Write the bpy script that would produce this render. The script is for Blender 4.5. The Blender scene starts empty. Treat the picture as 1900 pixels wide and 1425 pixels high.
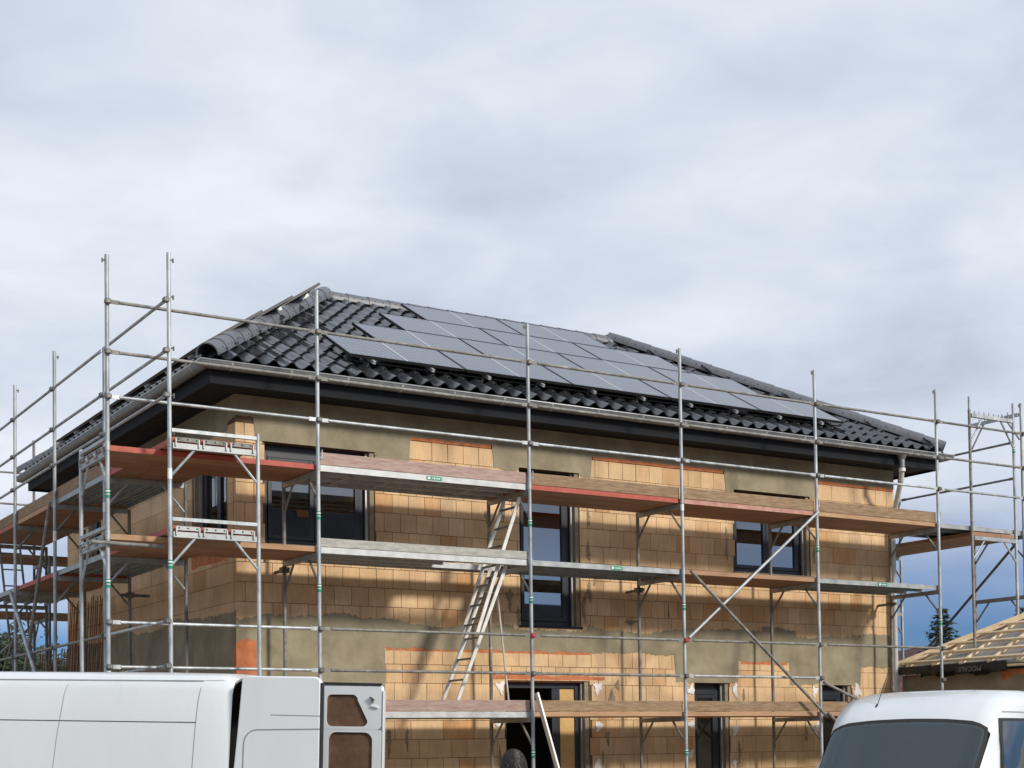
import bpy, bmesh, math, random
from mathutils import Vector, Matrix
random.seed(7)
SC = bpy.context.scene
COL = SC.collection
V = Vector

# ------------------------------------------------------------------ camera
F_PX, CX, CY = 2783.6, 950.0, 1287.65
YAW, PITCH, ROLL = 0.5550, 0.0337, -0.0139
CAM = V((-7.556, -16.570, 1.80))
FW = V((math.sin(YAW)*math.cos(PITCH), math.cos(YAW)*math.cos(PITCH), math.sin(PITCH)))
_r = V((math.cos(YAW), -math.sin(YAW), 0.0)); _u = _r.cross(FW)
RT = _r*math.cos(ROLL) + _u*math.sin(ROLL)
UP = -_r*math.sin(ROLL) + _u*math.cos(ROLL)
cd = bpy.data.cameras.new('camera'); cam = bpy.data.objects.new('camera', cd); COL.objects.link(cam)
cd.sensor_width = 36.0; cd.sensor_fit = 'HORIZONTAL'
cd.lens = F_PX/1900.0*36.0
cd.shift_x = 0.0; cd.shift_y = (CY-712.5)/1900.0
cd.clip_start = 0.1; cd.clip_end = 3000.0
M = Matrix((RT, UP, -FW)).transposed().to_4x4(); M.translation = CAM
cam.matrix_world = M
SC.camera = cam

# ------------------------------------------------------------------ sun + sky
SUN = V((0.36, -1.0, 0.57)).normalized()
sd = bpy.data.lights.new('sun', 'SUN'); sd.energy = 3.35; sd.angle = math.radians(8.0); sd.color = (1.0, 0.93, 0.82)
so = bpy.data.objects.new('sun', sd); COL.objects.link(so)
so.rotation_euler = SUN.to_track_quat('Z', 'Y').to_euler(); so.location = (10, -30, 40)

wd = bpy.data.worlds.new('World'); SC.world = wd; wd.use_nodes = True
nt = wd.node_tree; N = nt.nodes; LK = nt.links
for n in list(N): N.remove(n)
def nd(t, **kw):
    n = N.new(t)
    for k, v in kw.items(): setattr(n, k, v)
    return n
out = nd('ShaderNodeOutputWorld'); bg = nd('ShaderNodeBackground'); bg.inputs['Strength'].default_value = 0.1
sky = nd('ShaderNodeTexSky', sky_type='NISHITA'); sky.sun_disc = False
sky.sun_elevation = math.asin(SUN.z); sky.sun_rotation = math.atan2(SUN.x, SUN.y)
sky.air_density = 1.0; sky.dust_density = 1.0; sky.ozone_density = 2.0
tc = nd('ShaderNodeTexCoord')
sx = nd('ShaderNodeSeparateXYZ'); LK.new(tc.outputs['Generated'], sx.inputs[0])
# cloud sheet: project the view direction on a high plane so that clouds flatten towards the horizon
ad = nd('ShaderNodeMath', operation='ADD'); LK.new(sx.outputs['Z'], ad.inputs[0]); ad.inputs[1].default_value = 0.16
mx0 = nd('ShaderNodeMath', operation='MAXIMUM'); LK.new(ad.outputs[0], mx0.inputs[0]); mx0.inputs[1].default_value = 0.05
dv = nd('ShaderNodeVectorMath', operation='SCALE'); inv = nd('ShaderNodeMath', operation='DIVIDE')
inv.inputs[0].default_value = 1.0; LK.new(mx0.outputs[0], inv.inputs[1])
cb = nd('ShaderNodeCombineXYZ'); LK.new(sx.outputs['X'], cb.inputs[0]); LK.new(sx.outputs['Y'], cb.inputs[1])
LK.new(cb.outputs[0], dv.inputs[0]); LK.new(inv.outputs[0], dv.inputs['Scale'])
def noise(scale, detail, rough, off, dist=0.0):
    a = nd('ShaderNodeVectorMath', operation='ADD'); LK.new(dv.outputs[0], a.inputs[0]); a.inputs[1].default_value = off
    n = nd('ShaderNodeTexNoise'); n.inputs['Scale'].default_value = scale; n.inputs['Detail'].default_value = detail
    n.inputs['Roughness'].default_value = rough; n.inputs['Distortion'].default_value = dist
    LK.new(a.outputs[0], n.inputs['Vector']); return n
n1 = noise(1.5, 6.0, 0.50, (3.1, 1.7, 0.0), 0.3); n1b = noise(4.6, 8.0, 0.55, (1.3, 5.9, 0.0), 0.6)
cm = nd('ShaderNodeMix', data_type='FLOAT'); cm.inputs[0].default_value = 0.22
LK.new(n1.outputs['Fac'], cm.inputs[2]); LK.new(n1b.outputs['Fac'], cm.inputs[3])
rp = nd('ShaderNodeValToRGB'); LK.new(cm.outputs[0], rp.inputs[0])
el = rp.color_ramp.elements
el[0].position = 0.36; el[0].color = (0.515, 0.585, 0.71, 1)
el[1].position = 0.64; el[1].color = (0.83, 0.875, 0.95, 1)
e = el.new(0.5); e.color = (0.66, 0.725, 0.835, 1)
cs = nd('ShaderNodeVectorMath', operation='SCALE'); LK.new(rp.outputs[0], cs.inputs[0]); cs.inputs['Scale'].default_value = 10.0
# the cloud deck breaks up towards the horizon, patchily
n2 = noise(0.40, 3.0, 0.5, (2.69, 16.95, 0.0))
hz = nd('ShaderNodeMapRange'); LK.new(sx.outputs['Z'], hz.inputs['Value'])
hz.inputs['From Min'].default_value = 0.07; hz.inputs['From Max'].default_value = 0.165
hz.inputs['To Min'].default_value = 1.0; hz.inputs['To Max'].default_value = 0.0
pm_ = nd('ShaderNodeMapRange'); LK.new(n2.outputs['Fac'], pm_.inputs['Value'])
pm_.inputs['From Min'].default_value = 0.33; pm_.inputs['From Max'].default_value = 0.50; pm_.inputs['To Min'].default_value = 0.22
gap = nd('ShaderNodeMath', operation='MULTIPLY'); LK.new(hz.outputs[0], gap.inputs[0]); LK.new(pm_.outputs[0], gap.inputs[1])
# clear air seen through the gap: the physical sky, filtered bluer by rain beyond
tint = nd('ShaderNodeVectorMath', operation='MULTIPLY'); LK.new(sky.outputs[0], tint.inputs[0]); tint.inputs[1].default_value = (0.35, 0.57, 1.05)
mix = nd('ShaderNodeMix', data_type='RGBA'); LK.new(gap.outputs[0], mix.inputs['Factor'])
LK.new(cs.outputs[0], mix.inputs['A']); LK.new(tint.outputs[0], mix.inputs['B'])
LK.new(mix.outputs['Result'], bg.inputs['Color']); LK.new(bg.outputs[0], out.inputs[0])

vs = SC.view_settings; vs.view_transform = 'Standard'; vs.look = 'None'; vs.gamma = 1.0; vs.exposure = 0.0
vs.use_curve_mapping = False
SC.render.engine = 'CYCLES'
try:
    SC.cycles.use_denoising = True; SC.cycles.max_bounces = 8
except Exception: pass

# ------------------------------------------------------------------ pixel -> place
def ray(x, y): return FW + RT*((x-CX)/F_PX) - UP*((y-CY)/F_PX)
def onY(x, y, Y): d = ray(x, y); return CAM + d*((Y-CAM.y)/d.y)
def onX(x, y, X): d = ray(x, y); return CAM + d*((X-CAM.x)/d.x)
def onD(x, y, D): return CAM + ray(x, y)*D

# ------------------------------------------------------------------ mesh helpers
class MB:
    def __init__(s): s.v = []; s.f = []; s.m = []
    def add(s, vs, fs, mi=0):
        o = len(s.v); s.v += [tuple(p) for p in vs]
        for f in fs: s.f.append(tuple(i+o for i in f)); s.m.append(mi)
    def hexa(s, c, mi=0, sm=None):
        # c: 8 corners, bottom ring 0-3, top ring 4-7 ; sm = material of (bottom, top, sides)
        fs = [(3,2,1,0),(4,5,6,7),(0,1,5,4),(1,2,6,5),(2,3,7,6),(3,0,4,7)]
        if sm is None: s.add(c, fs, mi)
        else:
            o = len(s.v); s.v += [tuple(p) for p in c]
            ms = (sm[0], sm[1], sm[2], sm[2], sm[2], sm[2])
            for f, k in zip(fs, ms): s.f.append(tuple(i+o for i in f)); s.m.append(k)
    def box(s, a, b, mi=0, sm=None):
        x0,x1 = sorted((a[0],b[0])); y0,y1 = sorted((a[1],b[1])); z0,z1 = sorted((a[2],b[2]))
        s.hexa([(x0,y0,z0),(x1,y0,z0),(x1,y1,z0),(x0,y1,z0),(x0,y0,z1),(x1,y0,z1),(x1,y1,z1),(x0,y1,z1)], mi, sm)
    def bar(s, p, q, w, h, up=(0,0,1), mi=0):
        p = V(p); q = V(q); d = (q-p).normalized(); u = V(up)
        sdv = d.cross(u)
        if sdv.length < 1e-4: sdv = d.cross(V((1,0,0)))
        sdv.normalize(); u = sdv.cross(d).normalized()
        a = sdv*(w/2); b = u*(h/2)
        s.hexa([p-a-b, p+a-b, q+a-b, q-a-b, p-a+b, p+a+b, q+a+b, q-a+b], mi)
    def tube(s, p, q, r, n=10, r2=None, mi=0, cap=True):
        p = V(p); q = V(q); d = (q-p).normalized(); r2 = r if r2 is None else r2
        a = d.orthogonal().normalized(); b = d.cross(a)
        vs = []
        for c, rr in ((p, r), (q, r2)):
            for i in range(n):
                t = 2*math.pi*i/n; vs.append(c + a*(rr*math.cos(t)) + b*(rr*math.sin(t)))
        fs = [(i, (i+1)%n, n+(i+1)%n, n+i) for i in range(n)]
        if cap: fs += [tuple(range(n-1,-1,-1)), tuple(range(n, 2*n))]
        s.add(vs, fs, mi)
    def prism(s, poly, o, a, b, n, t, mi=0, side=None):
        # polygon (u,v) in the plane o + u*a + v*b, extruded by t along n
        k = len(poly); o=V(o); a=V(a); b=V(b); n=V(n)
        vs = [o+a*u+b*w for u,w in poly] + [o+a*u+b*w+n*t for u,w in poly]
        s.add(vs, [tuple(range(k-1,-1,-1)), tuple(range(k, 2*k))], mi)
        ofs = len(s.v)-2*k
        for i in range(k):
            j=(i+1)%k; s.f.append((ofs+i, ofs+j, ofs+k+j, ofs+k+i)); s.m.append(mi if side is None else side)
    def mesh(s, name, mats, smooth=False, fix=True, bevel=0.0):
        me = bpy.data.meshes.new(name); me.from_pydata(s.v, [], s.f)
        if not isinstance(mats, (list, tuple)): mats = [mats]
        for m in mats: me.materials.append(m)
        me.polygons.foreach_set('material_index', s.m)
        if fix or bevel:
            bm = bmesh.new(); bm.from_mesh(me)
            if fix: bmesh.ops.recalc_face_normals(bm, faces=bm.faces)
            if bevel:
                bmesh.ops.bevel(bm, geom=[e for e in bm.edges if e.is_manifold and e.calc_face_angle(0) > 0.6], offset=bevel, segments=1, affect='EDGES', clamp_overlap=True)
            bm.to_mesh(me); bm.free()
        if smooth is True:
            me.polygons.foreach_set('use_smooth', [True]*len(me.polygons))
        elif smooth:
            me.polygons.foreach_set('use_smooth', [True]*len(me.polygons))
            try: me.set_sharp_from_angle(angle=smooth)
            except Exception: pass
        me.update()
        return me
    def build(s, name, mats, parent=None, smooth=False, fix=True, bevel=0.0):
        return link(name, s.mesh(name, mats, smooth, fix, bevel), parent)
def link(name, me, parent=None, loc=None, rot=None):
    o = bpy.data.objects.new(name, me); COL.objects.link(o)
    if parent is not None:
        o.parent = parent
        if parent.type == 'EMPTY': o.matrix_parent_inverse = PINV[parent.name]
    if loc is not None: o.location = loc
    if rot is not None: o.rotation_euler = rot
    return o
PINV = {}
def thing(name, label, cat, loc, group=None):
    o = bpy.data.objects.new(name, None); COL.objects.link(o); o.location = loc
    o.empty_display_size = 0.2
    o['label'] = label; o['category'] = cat
    if group: o['group'] = group
    PINV[o.name] = Matrix.Translation(-V(loc)); return o
def tag(o, label, cat, group=None):
    o['label'] = label; o['category'] = cat
    if group: o['group'] = group
    return o
def stuff(o): o['kind'] = 'stuff'; return o
def struct(o): o['kind'] = 'structure'; return o

# ------------------------------------------------------------------ materials
def newmat(name):
    m = bpy.data.materials.new(name); m.use_nodes = True
    t = m.node_tree; return m, t, t.nodes['Principled BSDF']
def pmat(name, c1, c2=None, scale=6.0, rough=0.6, metal=0.0, bump=0.0, bscale=40.0, rnd=0.0, stretch=(1,1,1), c3=None, coat=0.0, ior=1.5, rvar=0.0, detail=5.0, island=0.0):
    m, t, p = newmat(name); n = t.nodes; l = t.links
    p.inputs['Roughness'].default_value = rough; p.inputs['Metallic'].default_value = metal
    p.inputs['IOR'].default_value = ior
    if coat: p.inputs['Coat Weight'].default_value = coat; p.inputs['Coat Roughness'].default_value = 0.08
    tcn = n.new('ShaderNodeTexCoord'); mp = n.new('ShaderNodeMapping'); mp.inputs['Scale'].default_value = stretch
    geo = n.new('ShaderNodeNewGeometry')
    l.new(geo.outputs['Position'], mp.inputs['Vector'])
    col = None
    c2 = c2 or tuple(min(1, x*1.18) for x in c1)
    nz = n.new('ShaderNodeTexNoise'); nz.inputs['Scale'].default_value = scale; nz.inputs['Detail'].default_value = detail; nz.inputs['Roughness'].default_value = 0.62
    l.new(mp.outputs[0], nz.inputs['Vector'])
    cr = n.new('ShaderNodeValToRGB'); l.new(nz.outputs['Fac'], cr.inputs[0])
    cr.color_ramp.elements[0].position = 0.33; cr.color_ramp.elements[0].color = (*c1, 1)
    cr.color_ramp.elements[1].position = 0.67; cr.color_ramp.elements[1].color = (*c2, 1)
    if c3:
        e = cr.color_ramp.elements.new(0.74); e.color = (*c3, 1)
    col = cr.outputs[0]
    if rnd or island:
        oi = n.new('ShaderNodeObjectInfo'); a = n.new('ShaderNodeMath'); a.operation = 'ADD'
        l.new(oi.outputs['Random'], a.inputs[0]); l.new(geo.outputs['Random Per Island'], a.inputs[1])
        fr = n.new('ShaderNodeMath'); fr.operation = 'FRACT'; l.new(a.outputs[0], fr.inputs[0])
        mr = n.new('ShaderNodeMapRange'); l.new(fr.outputs[0], mr.inputs['Value'])
        k = rnd or island
        mr.inputs['To Min'].default_value = 1-k; mr.inputs['To Max'].default_value = 1+k
        sc = n.new('ShaderNodeVectorMath'); sc.operation = 'SCALE'; l.new(col, sc.inputs[0]); l.new(mr.outputs[0], sc.inputs['Scale'])
        col = sc.outputs[0]
    l.new(col, p.inputs['Base Color'])
    if rvar:
        mr2 = n.new('ShaderNodeMapRange'); l.new(nz.outputs['Fac'], mr2.inputs['Value'])
        mr2.inputs['To Min'].default_value = max(0.02, rough-rvar); mr2.inputs['To Max'].default_value = min(1, rough+rvar)
        l.new(mr2.outputs[0], p.inputs['Roughness'])
    if bump:
        nb = n.new('ShaderNodeTexNoise'); nb.inputs['Scale'].default_value = bscale; nb.inputs['Detail'].default_value = 4
        l.new(mp.outputs[0], nb.inputs['Vector'])
        b = n.new('ShaderNodeBump'); b.inputs['Strength'].default_value = bump; b.inputs['Distance'].default_value = 0.01
        l.new(nb.outputs['Fac'], b.inputs['Height']); l.new(b.outputs[0], p.inputs['Normal'])
    return m

def clay_mat():
    m, t, p = newmat('clay_block'); n = t.nodes; l = t.links
    geo = n.new('ShaderNodeNewGeometry'); oi = n.new('ShaderNodeObjectInfo')
    a = n.new('ShaderNodeMath'); a.operation = 'ADD'; l.new(oi.outputs['Random'], a.inputs[0]); l.new(geo.outputs['Random Per Island'], a.inputs[1])
    fr = n.new('ShaderNodeMath'); fr.operation = 'FRACT'; l.new(a.outputs[0], fr.inputs[0])
    cr = n.new('ShaderNodeValToRGB'); l.new(fr.outputs[0], cr.inputs[0])
    el = cr.color_ramp.elements
    el[0].position = 0.0; el[0].color = (0.60, 0.405, 0.225, 1)
    el[1].position = 1.0; el[1].color = (0.745, 0.54, 0.332, 1)
    for ps, c in ((0.30, (0.67, 0.46, 0.262)), (0.55, (0.70, 0.492, 0.29)), (0.84, (0.645, 0.43, 0.24)), (0.925, (0.60, 0.33, 0.15)), (0.945, (0.66, 0.452, 0.255))):
        e = el.new(ps); e.color = (*c, 1)
    # fine vertical combing + speckle
    mp = n.new('ShaderNodeMapping'); mp.inputs['Scale'].default_value = (34, 34, 1.6); l.new(geo.outputs['Position'], mp.inputs[0])
    nz = n.new('ShaderNodeTexNoise'); nz.inputs['Scale'].default_value = 3.0; nz.inputs['Detail'].default_value = 3; l.new(mp.outputs[0], nz.inputs['Vector'])
    n2 = n.new('ShaderNodeTexNoise'); n2.inputs['Scale'].default_value = 2.2; n2.inputs['Detail'].default_value = 6; l.new(geo.outputs['Position'], n2.inputs['Vector'])
    n3 = n.new('ShaderNodeTexNoise'); n3.inputs['Scale'].default_value = 55; n3.inputs['Detail'].default_value = 2; l.new(geo.outputs['Position'], n3.inputs['Vector'])
    sp = n.new('ShaderNodeMapRange'); l.new(n3.outputs['Fac'], sp.inputs['Value']); sp.inputs['From Min'].default_value = 0.28; sp.inputs['From Max'].default_value = 0.40
    sp.inputs['To Min'].default_value = 0.72; sp.inputs['To Max'].default_value = 1.0
    k1 = n.new('ShaderNodeMapRange'); l.new(nz.outputs['Fac'], k1.inputs['Value']); k1.inputs['From Min'].default_value = 0.3; k1.inputs['From Max'].default_value = 0.7
    k1.inputs['To Min'].default_value = 0.86; k1.inputs['To Max'].default_value = 1.07
    k2 = n.new('ShaderNodeMapRange'); l.new(n2.outputs['Fac'], k2.inputs['Value']); k2.inputs['From Min'].default_value = 0.3; k2.inputs['From Max'].default_value = 0.7
    k2.inputs['To Min'].default_value = 0.80; k2.inputs['To Max'].default_value = 1.10
    mm = n.new('ShaderNodeMath'); mm.operation = 'MULTIPLY'; l.new(k1.outputs[0], mm.inputs[0]); l.new(k2.outputs[0], mm.inputs[1])
    m3 = n.new('ShaderNodeMath'); m3.operation = 'MULTIPLY'; l.new(mm.outputs[0], m3.inputs[0]); l.new(sp.outputs[0], m3.inputs[1])
    sc = n.new('ShaderNodeVectorMath'); sc.operation = 'SCALE'; l.new(cr.outputs[0], sc.inputs[0]); l.new(m3.outputs[0], sc.inputs['Scale'])
    l.new(sc.outputs[0], p.inputs['Base Color']); p.inputs['Roughness'].default_value = 0.9
    b = n.new('ShaderNodeBump'); b.inputs['Strength'].default_value = 0.35; b.inputs['Distance'].default_value = 0.006
    l.new(nz.outputs['Fac'], b.inputs['Height']); l.new(b.outputs[0], p.inputs['Normal'])
    return m

def pv_mat():
    # laminated cells: dark blue-black with thin silver gridlines, under glass (object coords in metres)
    m, t, p = newmat('pv_cells'); n = t.nodes; l = t.links
    tcn = n.new('ShaderNodeTexCoord')
    bt = n.new('ShaderNodeTexBrick'); bt.offset = 0.0; bt.inputs['Scale'].default_value = 1.0
    bt.inputs['Brick Width'].default_value = 0.0855; bt.inputs['Row Height'].default_value = 0.158
    bt.inputs['Mortar Size'].default_value = 0.004; bt.inputs['Mortar Smooth'].default_value = 0.1
    bt.inputs['Color1'].default_value = (0.030, 0.033, 0.046, 1); bt.inputs['Color2'].default_value = (0.036, 0.039, 0.054, 1)
    bt.inputs['Mortar'].default_value = (0.34, 0.35, 0.38, 1)
    l.new(tcn.outputs['Object'], bt.inputs['Vector']); l.new(bt.outputs['Color'], p.inputs['Base Color'])
    p.inputs['Roughness'].default_value = 0.30; p.inputs['IOR'].default_value = 2.35
    p.inputs['Coat Weight'].default_value = 0.5; p.inputs['Coat Roughness'].default_value = 0.05
    return m

MT = {}
MT['block'] = clay_mat()
MT['joint'] = pmat('block_joint', (0.09, 0.052, 0.03), (0.15, 0.095, 0.055), 5, 0.95)
MT['plaster'] = pmat('grey_plaster', (0.195, 0.167, 0.110), (0.325, 0.288, 0.200), 2.2, 0.92, bump=0.5, bscale=14, c3=(0.33, 0.29, 0.205), detail=8)
MT['red_clay'] = pmat('red_clay', (0.40, 0.125, 0.05), (0.55, 0.20, 0.085), 9, 0.9, bump=0.3, bscale=50)
MT['smear'] = pmat('mortar_smear', (0.19, 0.15, 0.105), (0.32, 0.255, 0.18), 14, 0.95, bump=0.6, bscale=60)
MT['foam'] = pmat('white_foam', (0.70, 0.69, 0.66), (0.80, 0.79, 0.77), 12, 0.8, bump=0.6, bscale=40)
MT['tile'] = pmat('roof_tile', (0.030, 0.032, 0.039), (0.046, 0.048, 0.057), 7, 0.24, rnd=0.28, coat=0.25, rvar=0.07, ior=1.65)
MT['ridge'] = pmat('ridge_tile_sky_sheen', (0.085, 0.091, 0.108), (0.10, 0.106, 0.124), 3, 0.50, rnd=0.08, coat=0.05, rvar=0.05, ior=1.8)  # lighter than the roof tiles: pale sky sheen put into the base colour
MT['under'] = pmat('roof_underlay', (0.02, 0.02, 0.022), (0.03, 0.03, 0.033), 4, 0.8)
MT['fascia'] = pmat('anthracite_fascia', (0.0125, 0.0145, 0.018), (0.016, 0.018, 0.022), 3, 0.75, ior=1.3)
MT['soffit'] = pmat('soffit_board', (0.016, 0.017, 0.019), (0.022, 0.023, 0.026), 3, 0.75, ior=1.3)
MT['zinc'] = pmat('zinc_gutter', (0.17, 0.185, 0.195), (0.25, 0.265, 0.275), 8, 0.45, 0.5, rvar=0.1)
MT['zinclip'] = pmat('zinc_lip', (0.42, 0.43, 0.43), (0.52, 0.53, 0.53), 8, 0.4, 0.5)
MT['pipe'] = pmat('pale_pipe', (0.52, 0.52, 0.51), (0.60, 0.60, 0.585), 6, 0.45)
MT['frame'] = pmat('anthracite_window_frame', (0.013, 0.017, 0.025), (0.018, 0.022, 0.032), 3, 0.38)
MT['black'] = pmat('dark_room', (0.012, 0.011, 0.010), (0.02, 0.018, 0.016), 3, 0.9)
MT['osb'] = pmat('tan_board', (0.50, 0.30, 0.11), (0.60, 0.38, 0.15), 9, 0.75)
MT['rail_alu'] = pmat('shutter_rail', (0.42, 0.42, 0.42), (0.52, 0.52, 0.52), 6, 0.4, 0.6)
MT['grime'] = pmat('stained_jamb', (0.20, 0.16, 0.11), (0.30, 0.25, 0.18), 8, 0.9)
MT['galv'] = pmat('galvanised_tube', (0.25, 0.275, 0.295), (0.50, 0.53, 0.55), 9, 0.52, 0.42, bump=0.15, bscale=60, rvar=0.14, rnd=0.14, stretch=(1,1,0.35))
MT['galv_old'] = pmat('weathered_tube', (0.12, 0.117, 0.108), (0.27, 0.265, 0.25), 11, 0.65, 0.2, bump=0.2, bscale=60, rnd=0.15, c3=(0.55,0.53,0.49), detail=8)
MT['alu'] = pmat('deck_aluminium', (0.34, 0.35, 0.355), (0.50, 0.51, 0.515), 7, 0.5, 0.35, rvar=0.12, c3=(0.42,0.41,0.39))
MT['steel'] = pmat('deck_steel', (0.24, 0.26, 0.265), (0.38, 0.40, 0.405), 7, 0.5, 0.45, rvar=0.1)
MT['ply'] = pmat('deck_plywood', (0.235, 0.115, 0.060), (0.34, 0.185, 0.105), 3, 0.7, stretch=(0.6, 2.2, 1), rnd=0.12)
MT['wood'] = pmat('deck_wood', (0.32, 0.18, 0.095), (0.44, 0.27, 0.155), 4, 0.75, stretch=(0.5, 3, 2), rnd=0.12)
MT['red'] = pmat('red_paint_edge', (0.32, 0.050, 0.032), (0.42, 0.085, 0.055), 9, 0.6, c3=(0.42, 0.25, 0.19))
MT['pink'] = pmat('faded_red_edge', (0.36, 0.165, 0.125), (0.48, 0.27, 0.215), 8, 0.7)
MT['toe_pink'] = pmat('toe_board_pinkish', (0.29, 0.185, 0.155), (0.42, 0.315, 0.275), 5, 0.85, bump=0.4, bscale=20, stretch=(1,1,7), rnd=0.08, c3=(0.20,0.13,0.11))
MT['toe_brown'] = pmat('toe_board_brown', (0.185, 0.115, 0.065), (0.325, 0.225, 0.14), 5, 0.88, bump=0.5, bscale=22, stretch=(1,1,8), rnd=0.1, c3=(0.40,0.31,0.22))
MT['toe_grey'] = pmat('toe_board_grey', (0.28, 0.275, 0.245), (0.44, 0.435, 0.40), 7, 0.85, bump=0.4, bscale=22, stretch=(1,1,4))
MT['ladder'] = pmat('ladder_aluminium', (0.50, 0.485, 0.455), (0.66, 0.645, 0.615), 8, 0.45, 0.3, rvar=0.1)
MT['green'] = pmat('green_sticker', (0.0, 0.20, 0.115), (0.01, 0.25, 0.15), 8, 0.5)
MT['white'] = pmat('white_sticker', (0.70, 0.70, 0.69), (0.78, 0.78, 0.77), 8, 0.5)
MT['redclamp'] = pmat('red_clamp', (0.32, 0.03, 0.025), (0.40, 0.05, 0.04), 9, 0.5)
MT['clamp'] = pmat('dark_coupler', (0.10, 0.10, 0.095), (0.20, 0.195, 0.185), 14, 0.55, 0.5)
MT['rust'] = pmat('rusty_bar', (0.17, 0.065, 0.028), (0.27, 0.11, 0.05), 15, 0.9)
MT['pv'] = pv_mat()
MT['pvframe'] = pmat('pv_frame', (0.010, 0.010, 0.012), (0.014, 0.014, 0.016), 4, 0.4, 0.3)
MT['pvline'] = pmat('pv_white_gap', (0.62, 0.63, 0.65), (0.68, 0.69, 0.71), 4, 0.3)
MT['timber'] = pmat('fresh_timber', (0.70, 0.53, 0.32), (0.84, 0.70, 0.49), 5, 0.75, stretch=(1,3,3), rnd=0.12)
MT['membrane'] = pmat('grey_membrane', (0.25, 0.255, 0.255), (0.34, 0.345, 0.345), 4, 0.7)
MT['blackfoil'] = pmat('black_foil', (0.012, 0.012, 0.013), (0.02, 0.02, 0.021), 5, 0.5)
MT['van'] = pmat('van_white_paint', (0.635, 0.675, 0.70), (0.69, 0.73, 0.75), 1.9, 0.30, coat=0.5, rvar=0.10, detail=10, stretch=(1,1,0.3), c3=(0.60,0.63,0.64))
MT['vandark'] = pmat('van_dark_seam', (0.06, 0.065, 0.07), (0.09, 0.095, 0.10), 5, 0.7)
MT['seam'] = pmat('van_panel_gap', (0.20, 0.21, 0.22), (0.25, 0.26, 0.27), 5, 0.6)
MT['vanply'] = pmat('stained_plywood', (0.085, 0.042, 0.024), (0.16, 0.085, 0.050), 6, 0.85, c3=(0.26,0.16,0.11), detail=8)
MT['rubber'] = pmat('black_rubber', (0.015, 0.015, 0.016), (0.022, 0.022, 0.023), 6, 0.75)
MT['ground'] = pmat('ground_gravel', (0.27, 0.22, 0.16), (0.37, 0.31, 0.235), 0.8, 0.95, bump=0.5, bscale=8)
MT['asphalt'] = pmat('asphalt', (0.045, 0.045, 0.047), (0.065, 0.065, 0.066), 3, 0.9, bump=0.3, bscale=60)
def glassmat(name, base, ior, rough):
    m, t, p = newmat(name); p.inputs['Base Color'].default_value = (*base, 1); p.inputs['Roughness'].default_value = rough
    p.inputs['IOR'].default_value = ior; p.inputs['Coat Weight'].default_value = 0.6; p.inputs['Coat Roughness'].default_value = 0.02; return m
def thinglass(name, tint, ior, rough=0.015):
    m = bpy.data.materials.new(name); m.use_nodes = True; t = m.node_tree; n = t.nodes; l = t.links
    for q in list(n): n.remove(q)
    o = n.new('ShaderNodeOutputMaterial'); mx = n.new('ShaderNodeMixShader'); fr = n.new('ShaderNodeFresnel'); fr.inputs['IOR'].default_value = ior
    tr = n.new('ShaderNodeBsdfTransparent'); tr.inputs['Color'].default_value = (*tint, 1); gl = n.new('ShaderNodeBsdfGlossy'); gl.inputs['Roughness'].default_value = rough
    gl.inputs['Color'].default_value = (0.80, 0.95, 1.0, 1) if name.startswith('windscreen') else (0.92, 0.95, 1.0, 1)
    l.new(fr.outputs[0], mx.inputs[0]); l.new(tr.outputs[0], mx.inputs[1]); l.new(gl.outputs[0], mx.inputs[2]); l.new(mx.outputs[0], o.inputs[0]); return m
MT['pane'] = thinglass('window_pane', (0.42, 0.45, 0.47), 3.0)
MT['screen'] = thinglass('windscreen_glass', (0.55, 0.70, 0.74), 1.85)
MT['cabin'] = pmat('cabin_trim', (0.04, 0.065, 0.08), (0.055, 0.085, 0.10), 5, 0.8)
MT['cabglass'] = glassmat('side_glass', (0.012, 0.016, 0.020), 1.6, 0.03)

# ================================================================== ground
def sheet(name, x0, x1, y0, y1, z, m):
    b = MB(); b.add([(x0,y0,z),(x1,y0,z),(x1,y1,z),(x0,y1,z)], [(0,1,2,3)]); return struct(b.build(name, m, fix=False))
sheet('ground', -900, 900, -900, 1200, 0.0, MT['ground'])
sheet('road', -300, 300, -26.0, -17.5, 0.004, MT['asphalt'])
kb = MB(); kb.box((-300,-17.5,-0.1),(300,-17.35,0.12)); struct(kb.build('kerb', pmat('kerb_concrete', (0.30,0.29,0.27), (0.38,0.37,0.35), 4, 0.9)))

# ================================================================== house
WX0, WX1, WY0, WY1 = -0.53, 11.15, 1.35, 9.10
SOF = 6.31
house = thing('house', 'unplastered two storey clay block house with dark tiled hip roof', 'house', (5.3, 5.2, 0))
OPEN_F = [(-0.13,1.44,4.41,5.737), (3.72,4.75,3.47,5.73), (7.67,9.25,4.425,5.727), (3.45,4.88,-0.1,2.70), (6.82,7.50,-0.1,2.70), (9.44,10.09,0.9,2.69)]
OPEN_L = [(1.63,2.95,4.41,5.73), (7.15,7.85,4.41,5.73)]
def PF(u, z, d): return (u, WY0-d, z)           # front face: d = proud of the wall
def PL(u, z, d): return (WX0-d, u, z)           # left face
def backing(name, P, u0, u1, opens, deep, mat):
    us = sorted({u0, u1, *[o[0] for o in opens], *[o[1] for o in opens]})
    b = MB()
    for a, c in zip(us[:-1], us[1:]):
        zs = [0.0, SOF-0.002]; cuts = sorted((max(o[2],0.0), o[3]) for o in opens if o[0] <= a+1e-6 and o[1] >= c-1e-6)
        z = 0.0
        for lo, hi in cuts + [(SOF-0.002, None)]:
            if lo - z > 0.01:
                b.hexa([P(a,z,-0.012), P(c,z,-0.012), P(c,z,-deep), P(a,z,-deep), P(a,lo,-0.012), P(c,lo,-0.012), P(c,lo,-deep), P(a,lo,-deep)])
            z = hi
    return b.build(name, mat, house)
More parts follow.
